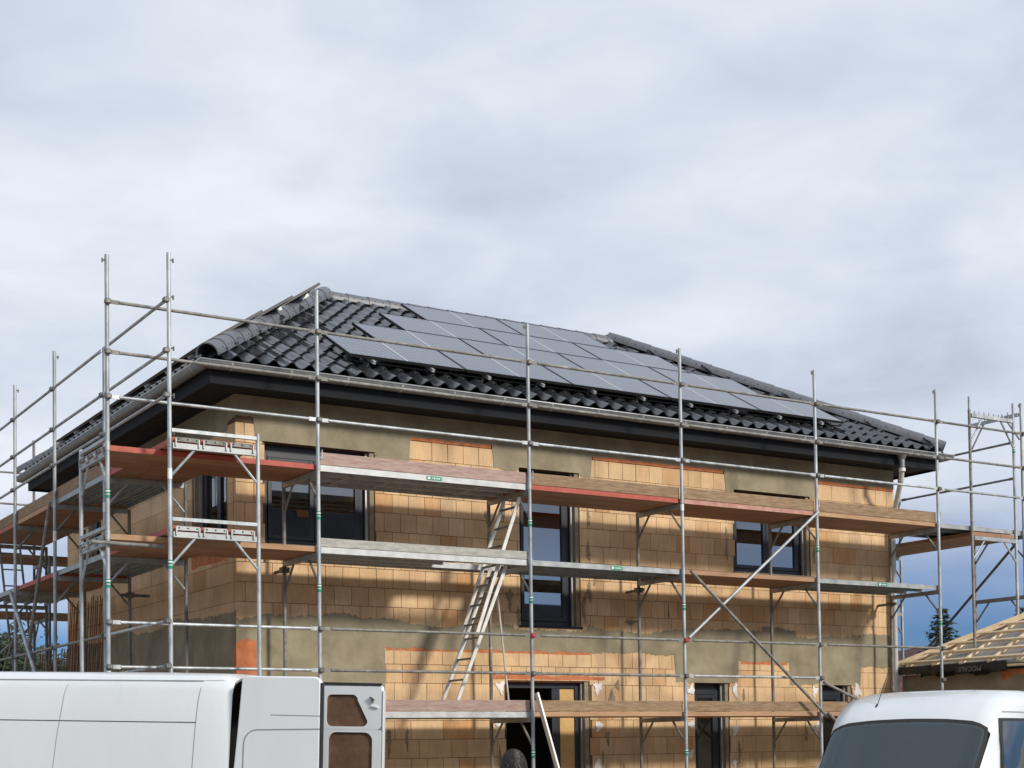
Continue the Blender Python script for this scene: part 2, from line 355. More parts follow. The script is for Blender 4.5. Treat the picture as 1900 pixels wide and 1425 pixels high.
wall_f = backing('wall', PF, WX0+0.014, WX1, OPEN_F, 0.36, MT['joint'])
wall_l = backing('wall', PL, WY0+0.014, WY1, OPEN_L, 0.36, MT['joint'])
# remaining outer walls, floors and the inside partition: closed rooms behind the panes
b = MB(); b.box((WX1-0.34, WY0+0.362, 0), (WX1-0.002, WY1, SOF-0.002)); wr = b.build('wall', MT['plaster'], house)
b = MB(); b.box((WX0+0.362, WY1-0.36, 0), (WX1-0.342, WY1-0.002, SOF-0.002)); b.build('wall', MT['plaster'], house)
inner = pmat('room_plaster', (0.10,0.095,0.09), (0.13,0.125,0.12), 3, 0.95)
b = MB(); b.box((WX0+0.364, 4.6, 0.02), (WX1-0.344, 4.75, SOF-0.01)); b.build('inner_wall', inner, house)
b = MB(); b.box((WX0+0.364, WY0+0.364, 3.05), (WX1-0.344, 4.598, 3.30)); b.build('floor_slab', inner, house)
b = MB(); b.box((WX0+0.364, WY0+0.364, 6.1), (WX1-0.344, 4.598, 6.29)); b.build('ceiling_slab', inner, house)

def sub(rect, opens):
    rs = [rect]
    for o in opens:
        nx = []
        for (a,c,z0,z1) in rs:
            if c <= o[0] or a >= o[1] or z1 <= o[2] or z0 >= o[3]: nx.append((a,c,z0,z1)); continue
            if a < o[0]: nx.append((a,o[0],z0,z1))
            if c > o[1]: nx.append((o[1],c,z0,z1))
            m0, m1 = max(a,o[0]), min(c,o[1])
            if z0 < o[2]: nx.append((m0,m1,z0,o[2]))
            if z1 > o[3]: nx.append((m0,m1,o[3],z1))
        rs = nx
    return [r for r in rs if r[1]-r[0] > 0.035 and r[3]-r[2] > 0.03]
CH, CL, ZJ = 0.254, 0.2475, 5.187
rng = random.Random(3)
blocks = []
k = -3
while ZJ-(k+1)*CH > -0.2:
    z1 = ZJ - k*CH; z0 = max(z1-CH, 0.0); z1 = min(z1, 5.985)
    off = (0.5 if k % 2 else 0.0)*CL
    x = WX0 - off
    while x < WX1:
        ln = CL if rng.random() < 0.86 else CL*2
        a, c = max(x, WX0), min(x+ln, WX1)
        if c-a > 0.04:
            for r in sub((a,c,z0,z1), OPEN_F): blocks.append(r)
        x += ln
    k += 1
G = 0.0030
def bkey(r):
    ctr = V(((r[0]+r[1])/2, WY0, (r[2]+r[3])/2)); d = (ctr-CAM).length
    hid = 50 if (ctr.z < 2.45 and ctr.x < 1.7) or ctr.z < 1.45 else 0
    if 3.10 < r[2] and r[3] < 3.47: hid += 60
    return d + hid - 30*min(r[1]-r[0], 0.25)*(r[3]-r[2])
blocks = [r for r in blocks if not (r[2] > 3.12 and r[3] < 3.42)]
blocks.sort(key=bkey)
cache = {}
rest = MB()
for i, r in enumerate(blocks):
    w, h = r[1]-r[0], r[3]-r[2]; pr = 0.0035*rng.random()
    if i < 300:
        key = (round(w,3), round(h,3))
        if key not in cache:
            b = MB(); b.box((-w/2+G, 0, -h/2+G), (w/2-G, 0.075, h/2-G)); cache[key] = b.mesh('block', MT['block'], bevel=0.003)
        link('block', cache[key], wall_f, ((r[0]+r[1])/2, WY0-pr, (r[2]+r[3])/2), (0, rng.uniform(-.006,.006), rng.uniform(-.008,.008)))
    else:
        rest.box((r[0]+G, WY0-pr, r[2]+G), (r[1]-G, WY0+0.075, r[3]-G))
stuff(rest.build('block', MT['block'], wall_f))
left = MB(); k = -3
while ZJ-(k+1)*CH > -0.2:
    z1 = ZJ-k*CH; z0 = max(z1-CH, 0.0); z1 = min(z1, 5.985); y = WY0+0.079 - (0.25 if k % 2 else 0.0)
    while y < WY1:
        a, c = max(y, WY0+0.079), min(y+0.498, WY1)
        if c-a > 0.05:
            for r in sub((a,c,z0,z1), OPEN_L):
                pr = 0.003*rng.random(); left.box((WX0-pr, r[0]+G, r[2]+G), (WX0+0.06, r[1]-G, r[3]-G))
        y += 0.498
    k += 1
stuff(left.build('block', MT['block'], wall_l))

# ---- plaster bands with ragged edges, red levelling courses, smears
def jag(n, amp, seed):
    r = random.Random(seed); a = [r.uniform(-1,1) for _ in range(n//7+3)]; o = []
    for i in range(n):
        t = i/7; j = int(t); f = t-j; s = a[j]*(1-f)+a[j+1]*f
        o.append(amp*(0.7*s + 0.45*r.uniform(-1,1)))
    return o
def band(name, P, u0, u1, lo, hi, mat, d=0.008, jl=0.02, jh=0.05, seed=1, step=0.028, parent=None, clipf=None):
    n = max(2, int((u1-u0)/step)); b = MB(); L = jag(n+1, jl, seed); H = jag(n+1, jh, seed+99)
    vs = []
    for i in range(n+1):
        u = u0+(u1-u0)*i/n; zl = (lo(u) if callable(lo) else lo); zh = (hi(u) if callable(hi) else hi)
        exact = clipf and clipf(u)
        zl += 0 if exact else L[i]; zh += H[i]
        vs += [P(u,zl,d), P(u,zh,d), P(u,zl,-0.02), P(u,zh,-0.02)]
    fs = []
    for i in range(n):
        a = 4*i; c = a+4
        fs += [(a,c,c+1,a+1), (a+1,c+1,c+3,a+3), (a+2,c+2,c,a)]
    fs += [(0,1,3,2), (4*n, 4*n+2, 4*n+3, 4*n+1)]
    b.add(vs, fs); return b.build(name, mat, parent or house)
def zl_top(u):
    if u < -0.28: return 6.03
    if u < 1.46: return 5.737
    if u < 1.96: return 5.62
    if 3.28 < u < 4.98: return 5.73 if 3.7 < u < 4.77 else 5.68
    if 7.48 < u < 9.38: return 5.727 if 7.65 < u < 9.27 else 5.69
    return 6.0
ok_top = lambda u: -0.3 < u < 1.5 or 3.68 < u < 4.79 or 7.63 < u < 9.29
band('plaster', PF, WX0-0.008, WX1, zl_top, SOF-0.004, MT['plaster'], 0.008, 0.02, 0.0, 5, clipf=ok_top, parent=wall_f)
def zl_mid(u):
    if u < 1.55: return 1.2
    if u < 6.45: return 3.12
    if u < 7.68: return 2.702
    if u < 8.75: return 3.04
    if u < 10.3: return 2.692
    return 3.0
def zh_mid(u): return 3.485 + 0.05*math.sin(u*1.9) + (0.10 if 8.2 < u < 8.9 else 0) - (0.03 if 3.6 < u < 4.85 else 0)
def clip_mid(u): return 6.75 < u < 7.55 or 9.4 < u < 10.12
o = band('plaster', PF, WX0-0.008, WX1, zl_mid, lambda u: min(zh_mid(u), 3.44 if 3.6 < u < 4.85 else 9), MT['plaster'], 0.0085, 0.03, 0.045, 8, parent=wall_f, clipf=clip_mid)
band('plaster', PL, WY0+0.022, WY1, 2.70, lambda u: 3.55+0.04*math.sin(u*2.3), MT['plaster'], 0.0085, 0.03, 0.045, 21, parent=wall_l)
band('plaster', PL, WY0+0.022, WY1, lambda u: 5.9 if u > 1.6 else 6.0, SOF-0.004, MT['plaster'], 0.008, 0.02, 0.0, 22, parent=wall_l)
for i, (a, c, z0, z1) in enumerate([(1.98,3.26,5.955,6.03), (5.0,7.46,5.955,6.03), (9.40,11.14,5.955,6.03), (1.58,4.9,3.085,3.16), (7.75,8.7,3.0,3.07), (3.25,5.15,2.72,2.78)]):
    band('levelling_course', PF, a, c, z0, z1, MT['red_clay'], 0.0055, 0.006, 0.02, 40+i, parent=wall_f, clipf=lambda u: i == 5)
band('orange_patch', PF, WX0-0.0115, -0.27, 2.3, lambda u: 3.19-0.25*abs(u+0.42), MT['red_clay'], 0.012, 0.02, 0.08, 60, parent=wall_f)
band('orange_patch', PL, WY0+0.024, WY0+0.10, 2.3, 3.08, MT['red_clay'], 0.012, 0.02, 0.05, 61, parent=wall_l)
for (P, a, c, par) in ((PF,-0.12,1.40,wall_f), (PF,7.78,9.08,wall_f), (PL,1.60,2.97,wall_l)):
    n = 6
    for i in range(n):
        u0 = a+(c-a)*i/n; u1 = a+(c-a)*(i+1)/n; z0, z1 = 4.235+rng.uniform(-.012,.012), 4.405
        b = MB(); d = 0.0055+0.002*rng.random()
        b.hexa([P(u0+G,z0,d), P(u1-G,z0,d), P(u1-G,z0,-0.02), P(u0+G,z0,-0.02), P(u0+G,z1,d), P(u1-G,z1,d), P(u1-G,z1,-0.02), P(u0+G,z1,-0.02)])
        b.build('clay_brick', MT['red_clay'], par)
def blob(name, x, y, w, h, mat, seed, d=0.01, n=26, plane=WY0, parent=None):
    c = onY(x, y, plane); r = random.Random(seed); poly = []
    for i in range(n):
        t = 2*math.pi*i/n; k = r.uniform(0.50, 1.05)*(1+.25*math.sin(3*t+seed))
        poly.append((w/2*k*math.cos(t), h/2*k*math.sin(t)))
    b = MB(); b.prism(poly, (c.x, plane-d, c.z), (1,0,0), (0,0,1), (0,1,0), d+0.01)
    return b.build(name, mat, parent or wall_f)
for i, (x, y, w, h) in enumerate([(928,1275,.14,.20),(1108,1277,.16,.22),(1111,1347,.17,.17),(924,1342,.12,.16),(1282,1280,.14,.19),(1363,1279,.12,.24),(1282,1345,.13,.17),(1364,1355,.14,.2),(1511,1282,.13,.2),(1590,1282,.17,.26),(1516,1350,.14,.22),(1109,1418,.14,.2),(1280,1400,.16,.16),(1363,1416,.1,.14)]):
    blob('foam_patch', x, y, w, h, MT['foam'], 100+i, 0.014)
for i, (x, y, w, h) in enumerate([(904,958,.10,.30),(934,948,.09,.28),(944,985,.06,.24),(1091,962,.07,.30),(1091,1025,.09,.34),(1093,1098,.09,.36),(1083,1128,.09,.42),(945,1110,.13,.34),(962,1145,.08,.32),(1103,1078,.05,.18),(1347,985,.05,.14),(1348,1020,.06,.36),(1510,1030,.07,.34),(1128,1370,.07,.28),(1119,1405,.05,.22),(1372,1395,.08,.34),(1495,1360,.06,.34),(1135,1292,.12,.22),(1145,1272,.10,.16),(755,1370,.06,.34),(722,1375,.07,.42),(950,935,.05,.2),(928,1405,.06,.3),(1380,1290,.06,.20),(1240,1132,.03,.3),(840,872,.05,.1),(1170,1155,.25,.10)]):
    blob('mortar_smear', x, y, w, h, MT['smear'], 200+i, 0.007 if y < 1150 else 0.0095, 30)

# ---- windows
def window(P, a, c, z0, z1, sash, deep=0.13, railside=True, box=True, par=None, fr=0.07, tall=False):
    """a..c opening; frame leaves a stained jamb and an aluminium shutter rail at the far side"""
    c2 = c-0.11 if railside else c-0.004
    a2 = a+0.012
    zt = z1-(0.10 if box else 0.006)
    b = MB()
    def bx(u0,u1,q0,q1,d0,d1,mi=0):
        b.hexa([P(u0,q0,-d0),P(u1,q0,-d0),P(u1,q0,-d1),P(u0,q0,-d1),P(u0,q1,-d0),P(u1,q1,-d0),P(u1,q1,-d1),P(u0,q1,-d1)],mi)
    zb = z0+0.02
    bx(a2,a2+fr,zb,zt,deep,deep+.08); bx(c2-fr,c2,zb,zt,deep,deep+.08)
    bx(a2+fr,c2-fr,zt-fr,zt,deep,deep+.08); bx(a2+fr,c2-fr,zb,zb+fr,deep,deep+.08)
    n = sash; span = (c2-a2-2*fr); sw = span/n; s = 0.055
    panes = []
    for i in range(n):
        u0 = a2+fr+sw*i+0.004; u1 = a2+fr+sw*(i+1)-0.004
        q0, q1 = zb+fr+0.004, zt-fr-0.004
        bx(u0,u0+s,q0,q1,deep-.015,deep+.05); bx(u1-s,u1,q0,q1,deep-.015,deep+.05)
        bx(u0+s,u1-s,q1-s,q1,deep-.015,deep+.05); bx(u0+s,u1-s,q0,q0+s,deep-.015,deep+.05)
        panes.append((u0+s,u1-s,q0+s,q1-s))
    w = b.build('window', MT['frame'], house, bevel=0.003)
    for (u0,u1,q0,q1) in panes:
        b = MB(); bx(u0-.008,u1+.008,q0-.008,q1+.008,deep+.012,deep+.034); b.build('pane', MT['pane'], w)
    if box:
        b = MB(); bx(a2,c2,zt+.003,z1-.004,deep+.02,deep+.2); b.build('shutter_box', MT['frame'], w)
    if railside:
        b = MB(); bx(c2+.004,c2+.040,zb,z1-.01,deep-.055,deep-.02); b.build('shutter_rail', MT['rail_alu'], w)
        b = MB(); bx(c2+.044,c-.003,z0+.004,z1-.004,0.02,deep+.08); b.build('jamb', MT['grime'], w)
    b = MB(); bx(a-.03,c+.02,z0-.012,z0+.016,-0.022,deep); b.build('sill', MT['fascia'] if tall else MT['grime'], w)
    return w
window(PF,-0.13,1.44,4.41,5.737,2)
w2 = window(PF,3.72,4.75,3.47,5.73,1,tall=True)
window(PF,7.67,9.25,4.425,5.727,2)
window(PL,1.63,2.95,4.41,5.73,2)
window(PL,7.15,7.85,4.41,5.73,1)
window(PF,6.82,7.50,0.03,2.70,1)
window(PF,9.44,10.09,0.9,2.69,1)
# entrance: dark frame, left leaf open into the dark, tan board in the right light
def bxF(b,u0,u1,q0,q1,d0,d1):
    b.hexa([PF(u0,q0,-d0),PF(u1,q0,-d0),PF(u1,q0,-d1),PF(u0,q0,-d1),PF(u0,q1,-d0),PF(u1,q1,-d0),PF(u1,q1,-d1),PF(u0,q1,-d1)])
b = MB()
bxF(b,3.46,3.53,.02,2.68,.12,.2); bxF(b,4.70,4.77,.02,2.68,.12,.2); bxF(b,3.53,4.70,2.60,2.68,.12,.2); bxF(b,4.30,4.44,.02,2.60,.12,.2)
dr = b.build('door_frame', MT['frame'], house, bevel=0.003)
b = MB(); bxF(b,4.44,4.70,.03,2.59,.14,.17); b.build('board_panel', MT['osb'], dr)
b = MB(); bxF(b,4.775,4.80,.02,2.69,.07,.11); b.build('shutter_rail', MT['rail_alu'], dr)
b = MB(); bxF(b,4.805,4.876,.02,2.695,.02,.2); b.build('jamb', MT['grime'], dr)
b = MB(); bxF(b,3.46,4.77,2.685,2.698,.03,.2); b.build('lintel_edge', MT['red_clay'], dr)

# pale-green trestle standing inside behind the first window
tr = thing('work_trestle', 'pale green step trestle standing inside behind the double window pane', 'trestle', (0.35, 2.1, 3.30))
tm = pmat('trestle_paint', (0.40,0.50,0.44), (0.50,0.60,0.54), 6, 0.6)
b = MB(); b.box((0.10,1.96,4.72),(0.66,2.20,4.76)); b.build('top_step', tm, tr)
for sx_ in (0.12, 0.64):
    for sy_, ty in ((1.70,1.98),(2.46,2.18)):
        b = MB(); b.bar((sx_+(sx_-.38)*.35, sy_, 3.302),(sx_, ty, 4.72),.07,.03,(1,0,0)); b.build('leg', tm, tr)

# ---- eaves: soffit boards, fascia, gutter
OV = 0.50
def ring_board(name, o0, o1, z0, z1, mat, parent=house):
    for (s) in range(4):
        if s == 0: p = [(WX0-o0,WY0-o0),(WX1+o0,WY0-o0),(WX1+o1,WY0-o1),(WX0-o1,WY0-o1)]
        if s == 1: p = [(WX0-o0,WY1+o0),(WX0-o0,WY0-o0),(WX0-o1,WY0-o1),(WX0-o1,WY1+o1)]
        if s == 2: p = [(WX1+o0,WY0-o0),(WX1+o0,WY1+o0),(WX1+o1,WY1+o1),(WX1+o1,WY0-o1)]
        if s == 3: p = [(WX1+o0,WY1+o0),(WX0-o0,WY1+o0),(WX0-o1,WY1+o1),(WX1+o1,WY1+o1)]
        b = MB(); b.hexa([(x,y,z0) for x,y in p]+[(x,y,z1) for x,y in p]); b.build(name, mat, parent)
for i in range(5):
    ring_board('soffit_board', -0.02+i*0.104, -0.02+i*0.104+0.098, SOF, SOF+0.018, MT['soffit'])
ring_board('soffit_backing', -0.02, OV, SOF+0.022, SOF+0.04, MT['black'])
ring_board('fascia', OV+0.002, OV+0.027, SOF-0.035, 6.50, MT['fascia'])
def gutter(s):
    r, n, th = 0.088, 12, 0.006; ctr = OV+0.03+r; z = 6.515
    b = MB(); lip = MB()
    L = [(WX0,WX1),(WY0,WY1),(WY0,WY1),(WX0,WX1)][s]
    def pt(e, dq, zz):   # e=0/1 end, dq = overhang at this profile point
        u = L[0]-dq if e == 0 else L[1]+dq
        if s == 0: return (u, WY0-dq, zz)
        if s == 1: return (WX0-dq, u, zz)
        if s == 2: return (WX1+dq, u, zz)
        return (u, WY1+dq, zz)
    prof = [(ctr-rr*math.cos(math.pi*i/n), z-rr*math.sin(math.pi*i/n)) for rr in (r,) for i in range(n+1)]
    prof += [(ctr-(r-th)*math.cos(math.pi*i/n), z-(r-th)*math.sin(math.pi*i/n)) for i in range(n,-1,-1)]
    k = len(prof); vs = [pt(0,*p) for p in prof]+[pt(1,*p) for p in prof]
    b.add(vs, [(i,(i+1)%k,k+(i+1)%k,k+i) for i in range(k)]+[tuple(range(k)), tuple(range(2*k-1,k-1,-1))])
    g = b.build('gutter', MT['zinc'], house, smooth=0.6)
    lip.tube(pt(0,ctr+r,z), pt(1,ctr+r,z), 0.011, 8); lip.build('gutter_lip', MT['zinclip'], g, smooth=True)
    # straps
    q = L[0]-0.3
    while q < L[1]+0.3:
        st = MB(); vs = []
        for rr in (r+0.003,):
            for i in range(4, n+1):
                for dx in (-0.014, 0.014):
                    dq = ctr-rr*math.cos(math.pi*i/n); zz = z-rr*math.sin(math.pi*i/n)
                    P0 = {0:(q+dx,WY0-dq,zz),1:(WX0-dq,q+dx,zz),2:(WX1+dq,q+dx,zz),3:(q+dx,WY1+dq,zz)}[s]; vs.append(P0)
        m = len(vs)//2
        st.add(vs, [(2*i,2*i+1,2*i+3,2*i+2) for i in range(m-1)]); st.build('gutter_bracket', MT['zinclip'], g, fix=False)
        q += 0.78
for s in range(4): gutter(s)
# downpipe at the front right corner
b = MB()
b.tube((10.72,0.735,6.36),(10.72,0.735,6.43),0.05,14,0.085); b.tube((10.72,0.735,6.20),(10.72,0.735,6.36),0.048,14)
dp = b.build('downpipe', MT['zinc'], house, smooth=0.6)
b = MB(); b.tube((10.72,0.735,6.24),(10.78,0.82,6.02),0.043,14); b.tube((10.78,0.82,6.02),(10.98,1.19,5.55),0.043,14); b.tube((10.98,1.19,5.56),(11.0,1.24,5.40),0.043,14)
b.tube((11.0,1.24,5.42),(11.0,1.24,2.0),0.043,14)
b.build('pipe_bend', MT['pipe'], dp, smooth=0.6)
b = MB(); b.tube((10.72,0.735,6.165),(10.72,0.735,6.215),0.055,14); b.build('pipe_collar', MT['white'], dp, smooth=0.6)

# ---- roof
OE, ZE, YR, ZR = 0.60, 6.55, 4.90, 8.878
EX0, EX1, EY0, EY1 = WX0-OE, WX1+OE, WY0-OE, WY1+OE
RX0, RX1 = 2.36, 7.88
b = MB()
A_,B_,C_,D_ = (EX0,EY0,ZE-.05),(EX1,EY0,ZE-.05),(EX1,EY1,ZE-.05),(EX0,EY1,ZE-.05); R0,R1 = (RX0,YR,ZR-.06),(RX1,YR,ZR-.06)
b.add([A_,B_,C_,D_,R0,R1], [(0,1,5,4),(1,2,5),(2,3,4,5),(3,0,4),(3,2,1,0)])
roof = b.build('roof', MT['under'], house)
TW, TG, TLN = 0.2434, 0.3665, 0.425
def tile_pts(nu=10):
    vs = []
    prof = [0.036*math.cos(2*math.pi*(i/nu-0.45)) + 0.007*math.cos(4*math.pi*(i/nu-0.45)) for i in range(nu+1)]
    for (v, nn) in ((0.0, 0.050), (TLN, 0.014)):
        for i in range(nu+1): vs.append((i/nu*TW*1.06, v, nn+prof[i]))
    for i in range(nu+1): vs.append((i/nu*TW*1.06, 0.004, 0.052+prof[i]-0.020))
    fs = [(i,i+1,nu+2+i,nu+1+i) for i in range(nu)] + [(2*nu+2+i,2*nu+3+i,i+1,i) for i in range(nu)]
    return vs, fs
TV, TF = tile_pts()
tb = MB(); tb.add(TV, TF); TILE_ME = tb.mesh('roof_tile', MT['tile'], smooth=0.9, fix=False)
def slope(O, a, b_, L, hip0, hip1, rows, single, covered=None):
    """O eave corner, a along eave, b_ up slope; hip0/hip1: u limits as functions of v"""
    a = V(a); b_ = V(b_).normalized(); n = a.cross(b_).normalized(); O = V(O)
    mt = Matrix((a, b_, n)).transposed().to_4x4()
    bulk = MB(); cnt = 0
    for r in range(rows):
        v = r*TG; c = -2
        while True:
            u = c*TW + 0.03; c += 1
            if u > L+TW: break
            lo, hi = hip0(v+TLN*0.5), hip1(v+TLN*0.5)
            if u+TW*0.75 < lo or u+TW*0.25 > hi: continue
            o = O + a*u + b_*v
            edge = u < hip0(v+TLN) or u+TW > hip1(v+TLN)
            if single and not (covered and covered(u+TW/2, v+0.18)):
                if edge:
                    me = TILE_ME.copy(); bm = bmesh.new(); bm.from_mesh(me)
                    for hip, sg in ((hip0, 1), (hip1, -1)):
                        p0 = V((hip(0)-u, -v, 0)); p1 = V((hip(1.0)-u, 1.0-v, 0)); d = p1-p0
                        nn = V((d.y, -d.x, 0))*sg
                        bmesh.ops.bisect_plane(bm, geom=bm.verts[:]+bm.edges[:]+bm.faces[:], plane_co=p0, plane_no=nn.normalized(), clear_inner=True)
                    if not bm.faces: bm.free(); continue
                    bm.to_mesh(me); bm.free()
                else: me = TILE_ME
                ob = link('roof_tile', me, roof); mw = mt.copy(); mw.translation = o + n*random.uniform(0, 0.004); ob.matrix_local = mw @ Matrix.Rotation(random.uniform(-.012,.012), 4, 'Z') @ Matrix.Rotation(random.uniform(-.010,.010), 4, 'X'); cnt += 1
            else:
                bulk.add([o+a*p[0]+b_*p[1]+n*p[2] for p in TV], TF)
    if bulk.v: stuff(bulk.build('roof_tile', MT['tile'], roof, smooth=0.9, fix=False))
    return cnt
SF = V((0, YR-EY0, ZR-ZE)); LF = SF.length
PANEL_W, PANEL_H, ROWP = 1.765, 0.965, 0.978
ROWS_F = [(0.93, 5), (1.79, 4), (2.655, 3), (3.48, 2)]
S0 = 0.425
def cov_f(u, v):
    x = EX0+u
    for i, (xs, k) in enumerate(ROWS_F):
        v0 = S0+i*ROWP
        if v0+0.34 < v < v0+ROWP+0.1 and xs+0.10 < x < xs+k*PANEL_W-0.25: return True
    return False
n_t = slope((EX0,EY0,ZE), (1,0,0), SF, EX1-EX0, lambda v: (RX0-EX0)*v/LF, lambda v: (EX1-EX0)-(EX1-RX1)*v/LF, 13, True, cov_f)
print('single tiles', n_t)
SL = V((RX0-EX0, 0, ZR-ZE)); LL = SL.length
slope((EX0,EY1,ZE), (0,-1,0), SL, EY1-EY0, lambda v: (EY1-YR)*v/LL, lambda v: (EY1-EY0)-(YR-EY0)*v/LL, 11, False)
SR = V((RX1-EX1, 0, ZR-ZE)); LR = SR.length
slope((EX1,EY0,ZE), (0,1,0), SR, EY1-EY0, lambda v: (YR-EY0)*v/LR, lambda v: (EY1-EY0)-(EY1-YR)*v/LR, 12, False)
SB = V((0, YR-EY1, ZR-ZE)); LB = SB.length
slope((EX1,EY1,ZE), (-1,0,0), SB, EX1-EX0, lambda v: (EX1-RX1)*v/LB, lambda v: (EX1-EX0)-(RX0-EX0)*v/LB, 14, False)
# hip and ridge caps: overlapping half-round tiles, each slightly tapered
def cap_mesh(ln, r0, r1, n=12, sweep=1.12):
    vs = []; th = 0.016
    for (x, r) in ((0, r0), (ln, r1)):
        for rr in (r, r-th):
            for i in range(n+1):
                t = math.pi*sweep*(i/n-0.5); vs.append((x, rr*math.sin(t), rr*math.cos(t)))
    k = n+1; fs = []
    for i in range(n):
        fs += [(i,i+1,2*k+i+1,2*k+i), (k+i+1,k+i,3*k+i,3*k+i+1), (i+1,i,k+i,k+i+1), (2*k+i,2*k+i+1,3*k+i+1,3*k+i)]
    fs += [(0,2*k,3*k,k), (n,k+n,3*k+n,2*k+n)]
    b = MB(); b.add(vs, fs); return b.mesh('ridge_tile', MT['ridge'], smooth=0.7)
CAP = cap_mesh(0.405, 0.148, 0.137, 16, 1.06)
dot = MB(); dot.tube((0,0,0),(0,0,0.006),0.0095,8); DOT = dot.mesh('screw', MT['rubber'])
def caps(p, q, lift):
    p = V(p); q = V(q); d = (q-p); L = d.length; d.normalize(); n = max(1, round(L/0.375)); st = L/n
    sd_ = d.cross(V((0,0,1))).normalized(); up = sd_.cross(d)
    for i in range(n):
        mw = Matrix((d, -sd_, up)).transposed().to_4x4(); mw.translation = p + d*(st*i) + V((0,0,lift))
        o = link('ridge_tile', CAP, roof); o.matrix_local = mw
        for xx in (0.10, 0.24):
            for sgn in (-1, 1):
                t = 1.2*sgn; rr = 0.1415; m2 = Matrix.Translation((xx, rr*math.sin(t), rr*math.cos(t)+0)) @ Matrix.Rotation(-t, 4, 'X')
                if sgn > 0 and False: continue
                dd = link('screw', DOT, roof); dd.matrix_local = mw @ m2
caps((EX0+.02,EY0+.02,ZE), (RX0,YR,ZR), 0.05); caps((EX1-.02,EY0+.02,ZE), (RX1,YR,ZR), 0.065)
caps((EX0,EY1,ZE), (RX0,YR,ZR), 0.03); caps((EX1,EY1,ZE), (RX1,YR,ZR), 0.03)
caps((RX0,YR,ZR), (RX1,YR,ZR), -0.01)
for X in (RX0, RX1):
    b = MB(); vs = []; n, m_ = 14, 6
    for j in range(m_+1):
        for i in range(n):
            ph = math.pi/2*j/m_; t = 2*math.pi*i/n; vs.append((X+0.19*math.cos(t)*math.cos(ph)*1.1, YR+0.175*math.sin(t)*math.cos(ph), ZR-0.05+0.215*math.sin(ph)))
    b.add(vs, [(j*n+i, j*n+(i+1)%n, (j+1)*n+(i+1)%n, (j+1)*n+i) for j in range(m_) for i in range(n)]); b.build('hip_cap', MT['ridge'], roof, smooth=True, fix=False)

# ---- solar panels (each its own thing) on up-slope mounting rails
def panel_meshes():
    W, H, T = PANEL_W-0.018, PANEL_H, 0.038; fw_ = 0.012
    f = MB()
    f.box((0,0,0),(W,fw_,T)); f.box((0,H-fw_,0),(W,H,T)); f.box((0,fw_,0),(fw_,H-fw_,T)); f.box((W-fw_,fw_,0),(W,H-fw_,T))
    f.box((fw_,fw_,0.012),(W-fw_,H-fw_,0.02))
    fm = f.mesh('panel_frame', MT['pvframe'])
    g = MB(); g.box((fw_,fw_,T-.012),(W-fw_,H-fw_,T-.003)); gm = g.mesh('glass', MT['pv'])
    s_ = MB(); s_.box((W/2-.007,fw_,T-.004),(W/2+.007,H-fw_,T-.0015)); sm_ = s_.mesh('centre_strip', MT['pvline'])
    return fm, gm, sm_
PFM, PGM, PSM = panel_meshes()
def place_panel(mw, label, group):
    o = link('solar_panel', PFM); o.matrix_world = mw; tag(o, label, 'solar panel', group)
    for nme, me in (('glass', PGM), ('centre_strip', PSM)):
        c = bpy.data.objects.new(nme, me); COL.objects.link(c); c.parent = o
def slope_panels(O, a, b_, rows, off, labels, group, rev=False):
    a = V(a); b_ = V(b_).normalized(); n = a.cross(b_).normalized(); O = V(O)
    for i, (u0, k) in enumerate(rows):
        for j in range(k):
            mw = Matrix((a, b_, n)).transposed().to_4x4(); mw.translation = O + a*(u0+j*PANEL_W) + b_*(S0+i*ROWP) + n*off
            place_panel(mw, labels % (('first','second','third','fourth','fifth')[(k-1-j) if rev else j], ('lowest','second','third','topmost')[i]), group)
        # rails up the slope, silver ends showing under the lower edge
        u = u0+0.35
        while u < u0+k*PANEL_W-0.2:
            r = MB(); p = O + a*u + b_*(S0+i*ROWP-(0.06 if i == 0 else 0)) + n*(off-0.028); q = p + b_*(ROWP+(0.02 if i == 0 else 0))
            r.bar(p, q, 0.042, 0.042, n); r.build('mounting_rail', MT['alu'], roof)
            h = MB(); pp = O + a*u + b_*(S0+i*ROWP+0.12); h.bar(pp+n*0.02, pp+n*(off-0.05), 0.03, 0.008, b_); h.build('roof_hook', MT['alu'], roof)
            u += 0.885
        if i == 0:
            r = MB(); p = O + a*(u0+0.1) + b_*(S0+0.05) + n*(off-0.06); q = O + a*(u0+k*PANEL_W-0.1) + b_*(S0+0.05) + n*(off-0.06)
            r.tube(p, q, 0.011, 6); r.build('panel_cable', MT['rubber'], roof)
slope_panels((0,EY0,ZE), (1,0,0), SF, ROWS_F, 0.165,
    '%s solar panel from the shaded side hip, %s row of the front slope', 'solar panels on the front slope')
slope_panels((EX0,8.55,ZE), (0,-1,0), SL, [(0.0,4),(0.88,3),(1.76,2)], 0.165,
    '%s edge-on panel from the front hip, %s row of the shaded slope', 'solar panels on the shaded side slope', True)
slope_panels((EX1,2.6,ZE), (0,1,0), SR, [(0.0,2),(0.88,1)], 0.165,
    '%s panel behind the far hip, %s row of the garage side slope', 'solar panels on the slope over the garage')

